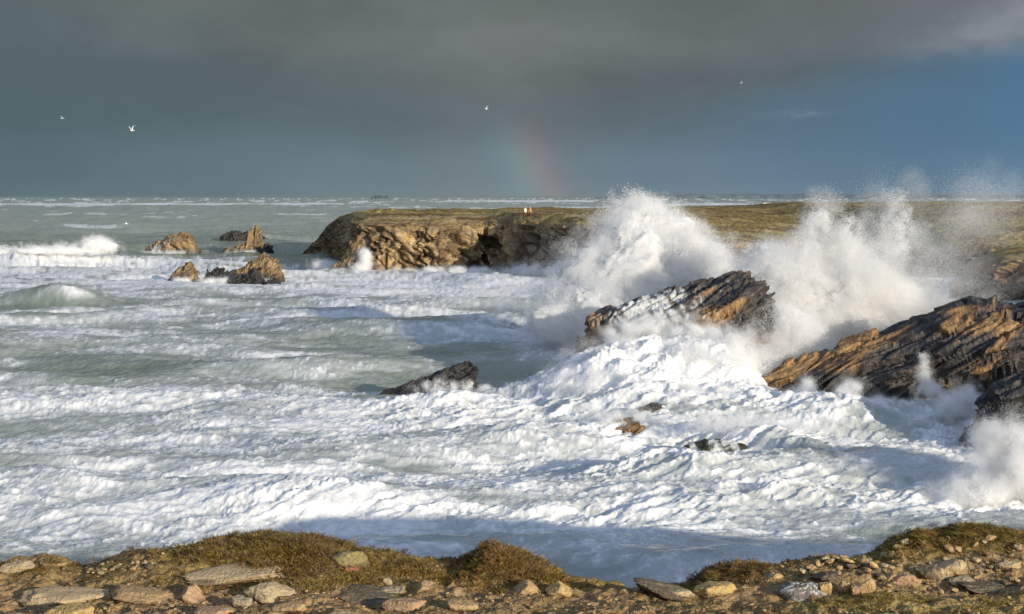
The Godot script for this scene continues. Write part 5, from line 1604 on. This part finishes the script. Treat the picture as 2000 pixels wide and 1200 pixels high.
# ------------------------------------------------------------------ bodies
# bones: [a, b, radius a, radius b, colour]; one skin round all of them
func skin(bones: Array, cell: float, blend: float) -> ArrayMesh:
	var lo := Vector3(1e9, 1e9, 1e9)
	var hi := -lo
	for b: Array in bones:
		var r: float = maxf(b[2], b[3]) + cell * 3.0
		for v: Vector3 in [b[0], b[1]]:
			lo = lo.min(v - Vector3(r, r, r))
			hi = hi.max(v + Vector3(r, r, r))
	var n := Vector3i(((hi - lo) / cell).ceil()) + Vector3i(2, 2, 2)
	var f := PackedFloat32Array()
	f.resize(n.x * n.y * n.z)
	f.fill(9.0)
	for z in n.z:
		for y in n.y:
			for x in n.x:
				var p := lo + Vector3(x, y, z) * cell
				var s := 9.0
				for b: Array in bones:
					var a: Vector3 = b[0]
					var ab: Vector3 = b[1] - a
					var t := clampf((p - a).dot(ab) / maxf(ab.length_squared(), 1e-8), 0, 1)
					var q: float = (p - a - ab * t).length() - lerpf(b[2], b[3], t)
					var k := clampf(0.5 + 0.5 * (s - q) / blend, 0, 1)
					s = lerpf(s, q, k) - blend * k * (1.0 - k)
				f[(z * n.y + y) * n.x + x] = s
	var at := {}
	var pos := PackedVector3Array()
	var nor := PackedVector3Array()
	var col := PackedColorArray()
	var corner := []
	for c in 8:
		corner.append(Vector3i(c & 1, (c >> 1) & 1, (c >> 2) & 1))
	for z in n.z - 1:
		for y in n.y - 1:
			for x in n.x - 1:
				var sum := Vector3.ZERO
				var hits := 0
				var v := PackedFloat32Array()
				var neg := 0
				for c in 8:
					var q: Vector3i = corner[c]
					var w := f[((z + q.z) * n.y + y + q.y) * n.x + x + q.x]
					v.append(w)
					if w < 0.0:
						neg += 1
				if neg == 0 or neg == 8:
					continue
				for c in 8:
					for ax in 3:
						var e := c | (1 << ax)
						if e == c or (v[c] < 0.0) == (v[e] < 0.0):
							continue
						sum += Vector3(corner[c]).lerp(Vector3(corner[e]), v[c] / (v[c] - v[e]))
						hits += 1
				var g := Vector3(v[1] + v[3] + v[5] + v[7] - v[0] - v[2] - v[4] - v[6], v[2] + v[3] + v[6] + v[7] - v[0] - v[1] - v[4] - v[5], v[4] + v[5] + v[6] + v[7] - v[0] - v[1] - v[2] - v[3])
				var p := lo + (Vector3(x, y, z) + sum / hits) * cell
				at[Vector3i(x, y, z)] = pos.size()
				pos.append(p)
				nor.append(g.normalized())
				var best := 9.0
				var tone := Color.WHITE
				for b: Array in bones:
					var a: Vector3 = b[0]
					var ab: Vector3 = b[1] - a
					var t := clampf((p - a).dot(ab) / maxf(ab.length_squared(), 1e-8), 0, 1)
					var q: float = (p - a - ab * t).length() - lerpf(b[2], b[3], t)
					if q < best:
						best = q
						tone = b[4]
				col.append(tone)
	var idx := PackedInt32Array()
	for z in range(1, n.z - 1):
		for y in range(1, n.y - 1):
			for x in range(1, n.x - 1):
				var here := f[(z * n.y + y) * n.x + x]
				for ax in 3:
					var o := Vector3i(1, 0, 0) if ax == 0 else Vector3i(0, 1, 0) if ax == 1 else Vector3i(0, 0, 1)
					var there := f[((z + o.z) * n.y + y + o.y) * n.x + x + o.x]
					if (here < 0.0) == (there < 0.0):
						continue
					var u := Vector3i(o.z, o.x, o.y)
					var w := Vector3i(o.y, o.z, o.x)
					var p := Vector3i(x, y, z)
					var q := [at[p - u - w], at[p - w], at[p], at[p - u]]
					var out := Vector3(o) * (1.0 if here < 0.0 else -1.0)
					var a := pos[q[0]]
					if (pos[q[2]] - a).cross(pos[q[1]] - a).dot(out) < 0.0:
						q.reverse()
					idx.append_array([q[0], q[1], q[2], q[0], q[2], q[3]])
	var arr := []
	arr.resize(Mesh.ARRAY_MAX)
	arr[Mesh.ARRAY_VERTEX] = pos
	arr[Mesh.ARRAY_NORMAL] = nor
	arr[Mesh.ARRAY_COLOR] = col
	arr[Mesh.ARRAY_INDEX] = idx
	var am := ArrayMesh.new()
	am.add_surface_from_arrays(Mesh.PRIMITIVE_TRIANGLES, arr)
	return am

func walker(at: Vector3, turn: float, coat: Color, trousers: Color, hood: Color, label: String, stride: float) -> void:
	var skin_c := Color(0.45, 0.28, 0.2)
	var boot := Color(0.05, 0.04, 0.03)
	var body := [
		[Vector3(0, 1.0, 0), Vector3(0, 1.38, 0.02), 0.165, 0.175, coat], [Vector3(-0.13, 1.4, 0.02), Vector3(0.13, 1.4, 0.02), 0.09, 0.09, coat], [Vector3(0, 0.9, 0), Vector3(0, 1.05, 0), 0.16, 0.17, coat],
		[Vector3(0, 1.42, 0.02), Vector3(0, 1.56, 0.03), 0.06, 0.058, skin_c], [Vector3(0, 1.63, 0.035), Vector3(0, 1.68, 0.03), 0.088, 0.098, skin_c], [Vector3(0, 1.63, 0.125), Vector3(0, 1.655, 0.115), 0.016, 0.012, skin_c], [Vector3(0, 1.66, -0.01), Vector3(0, 1.71, 0.0), 0.105, 0.106, hood], [Vector3(0, 1.5, -0.06), Vector3(0, 1.6, -0.05), 0.08, 0.09, hood],
	]
	for s: float in [-1.0, 1.0]:
		var hip := Vector3(0.09 * s, 0.9, 0)
		var knee := Vector3(0.095 * s, 0.5, 0.05 + 0.16 * s * stride)
		var ankle := Vector3(0.095 * s, 0.09, 0.26 * s * stride - 0.02)
		body.append([hip, knee, 0.105, 0.072, trousers])
		body.append([knee, ankle, 0.07, 0.05, trousers])
		body.append([ankle + Vector3(0, -0.03, -0.02), ankle + Vector3(0, -0.045, 0.16), 0.05, 0.042, boot])
		var elbow := Vector3(0.25 * s, 1.13, -0.08 * s * stride)
		var wrist := Vector3(0.22 * s, 0.9, 0.1 - 0.14 * s * stride)
		body.append([Vector3(0.19 * s, 1.39, 0.02), elbow, 0.068, 0.055, coat])
		body.append([elbow, wrist, 0.055, 0.04, coat])
		var palm := wrist + Vector3(-0.005 * s, -0.075, 0.02)
		body.append([wrist, palm, 0.03, 0.034, skin_c])
		for k in 4:
			var root := palm + Vector3(0.0, -0.03, -0.03 + 0.02 * k)
			body.append([root, root + Vector3(-0.02 * s, -0.06 + 0.006 * absf(k - 1.6), 0.01), 0.011, 0.009, skin_c])
		body.append([palm + Vector3(0, 0.02, 0.03), palm + Vector3(-0.015 * s, -0.025, 0.06), 0.012, 0.009, skin_c])
	var o := put("person", skin(body, 0.024, 0.03), mat(0.8, 0.3))
	o.position = at
	o.rotation.y = turn
	tag(o, label, "person", "two walkers on the headland")

func make_people() -> void:
	var d := 236.0
	for k in 2:
		var x := 2.35 if k == 0 else 3.2
		var r := d - 229.5
		var h := inland_height(x, d, r, 8.1, 14.0, 10.45)
		walker(Vector3(x, h - 0.02, -d - k * 0.6), 0.5 if k == 0 else -0.3,
			Color(0.8, 0.74, 0.6) if k == 0 else Color(0.55, 0.27, 0.12), Color(0.14, 0.085, 0.04) if k == 0 else Color(0.2, 0.075, 0.035), Color(0.3, 0.28, 0.25) if k == 0 else Color(0.62, 0.55, 0.45),
			"left walker on the headland, in a cream white jacket" if k == 0 else "right walker on the headland, in an orange tan jacket with a pale hood", 0.8 - k * 0.4)

# ------------------------------------------------------------------ gulls
func wing_mesh(side: float, lift: float) -> ArrayMesh:
	# inner and outer wing with thickness, bent at the wrist
	var pos := PackedVector3Array()
	var col := PackedColorArray()
	var nu := 9
	var nv := 13
	for j in nv:
		var t := j / (nv - 1.0)
		var x := t * 0.62 * side
		var y := (sin(t * 2.0) * 0.9 - t * t * 0.35) * 0.3 * lift
		var chord := lerpf(0.17, 0.13, sm(0, 0.45, t)) * sm(1.06, 0.55, t)
		var sweep := lerpf(0.0, 0.03, sm(0, 0.4, t)) - 0.17 * sm(0.4, 1.0, t)
		for i in nu:
			var a := TAU * i / nu
			pos.append(Vector3(x, y + sin(a) * 0.009 * (1.0 - t * 0.6), sweep + cos(a) * chord * 0.5))
			var c := Vector3(0.8, 0.81, 0.82)
			if t > 0.86:
				c = Vector3(0.05, 0.05, 0.05)
			elif sin(a) > 0.3:
				c = Vector3(0.62, 0.65, 0.68)
			col.append(Color(c.x, c.y, c.z))
	return sheet(nu, nv, pos, col, side > 0.0, true)

func gull(at: Vector3, turn: float, roll: float, lift: float, label: String) -> void:
	var o := root_at("gull", at)
	o.rotation = Vector3(0, turn, roll)
	tag(o, label, "gull", "gulls over the bay")
	var w := Color(0.85, 0.85, 0.84)
	var bill := Color(0.7, 0.45, 0.06)
	var m := mat(0.7, 0.3)
	put("body", skin([[Vector3(0, 0, -0.2), Vector3(0, 0.0, 0.08), 0.025, 0.07, w], [Vector3(0, 0.0, 0.08), Vector3(0, 0.015, 0.19), 0.068, 0.05, w], [Vector3(0, 0.02, 0.22), Vector3(0, 0.025, 0.25), 0.045, 0.04, w], [Vector3(0, 0.015, 0.28), Vector3(0, 0.005, 0.335), 0.014, 0.007, bill], [Vector3(-0.05, -0.005, -0.29), Vector3(0.05, -0.005, -0.29), 0.014, 0.014, w], [Vector3(0, 0, -0.18), Vector3(0, -0.004, -0.3), 0.025, 0.02, w]], 0.012, 0.025), m, o)
	for s: float in [-1.0, 1.0]:
		var wg := put("wing", wing_mesh(s, lift), m, o)
		wg.position = Vector3(0.04 * s, 0.03, 0.08)

func make_gulls() -> void:
	gull(Vector3(-42.4, 20.4, -150.0), -0.55, 0.1, 2.1, "white gull gliding at left, the nearest of the gulls")
	gull(Vector3(-73.0, 25.7, -218.0), 1.2, -0.3, 1.0, "tiny white gull far out at the upper left")
	gull(Vector3(-3.6, 25.4, -190.0), -0.7, 0.25, 1.2, "tiny white gull above the rainbow foot")
	gull(Vector3(44.0, 34.8, -259.0), 1.0, 0.5, 0.9, "tiny gull high at the right under the cloud")
	gull(Vector3(-63.5, 8.6, -220.0), -1.2, 0.2, 1.0, "gull skimming low over the water in front of the breaker")
	gull(Vector3(13.6, 8.3, -109.0), 0.4, 0.3, 0.7, "gull low over the headland right of the first burst")
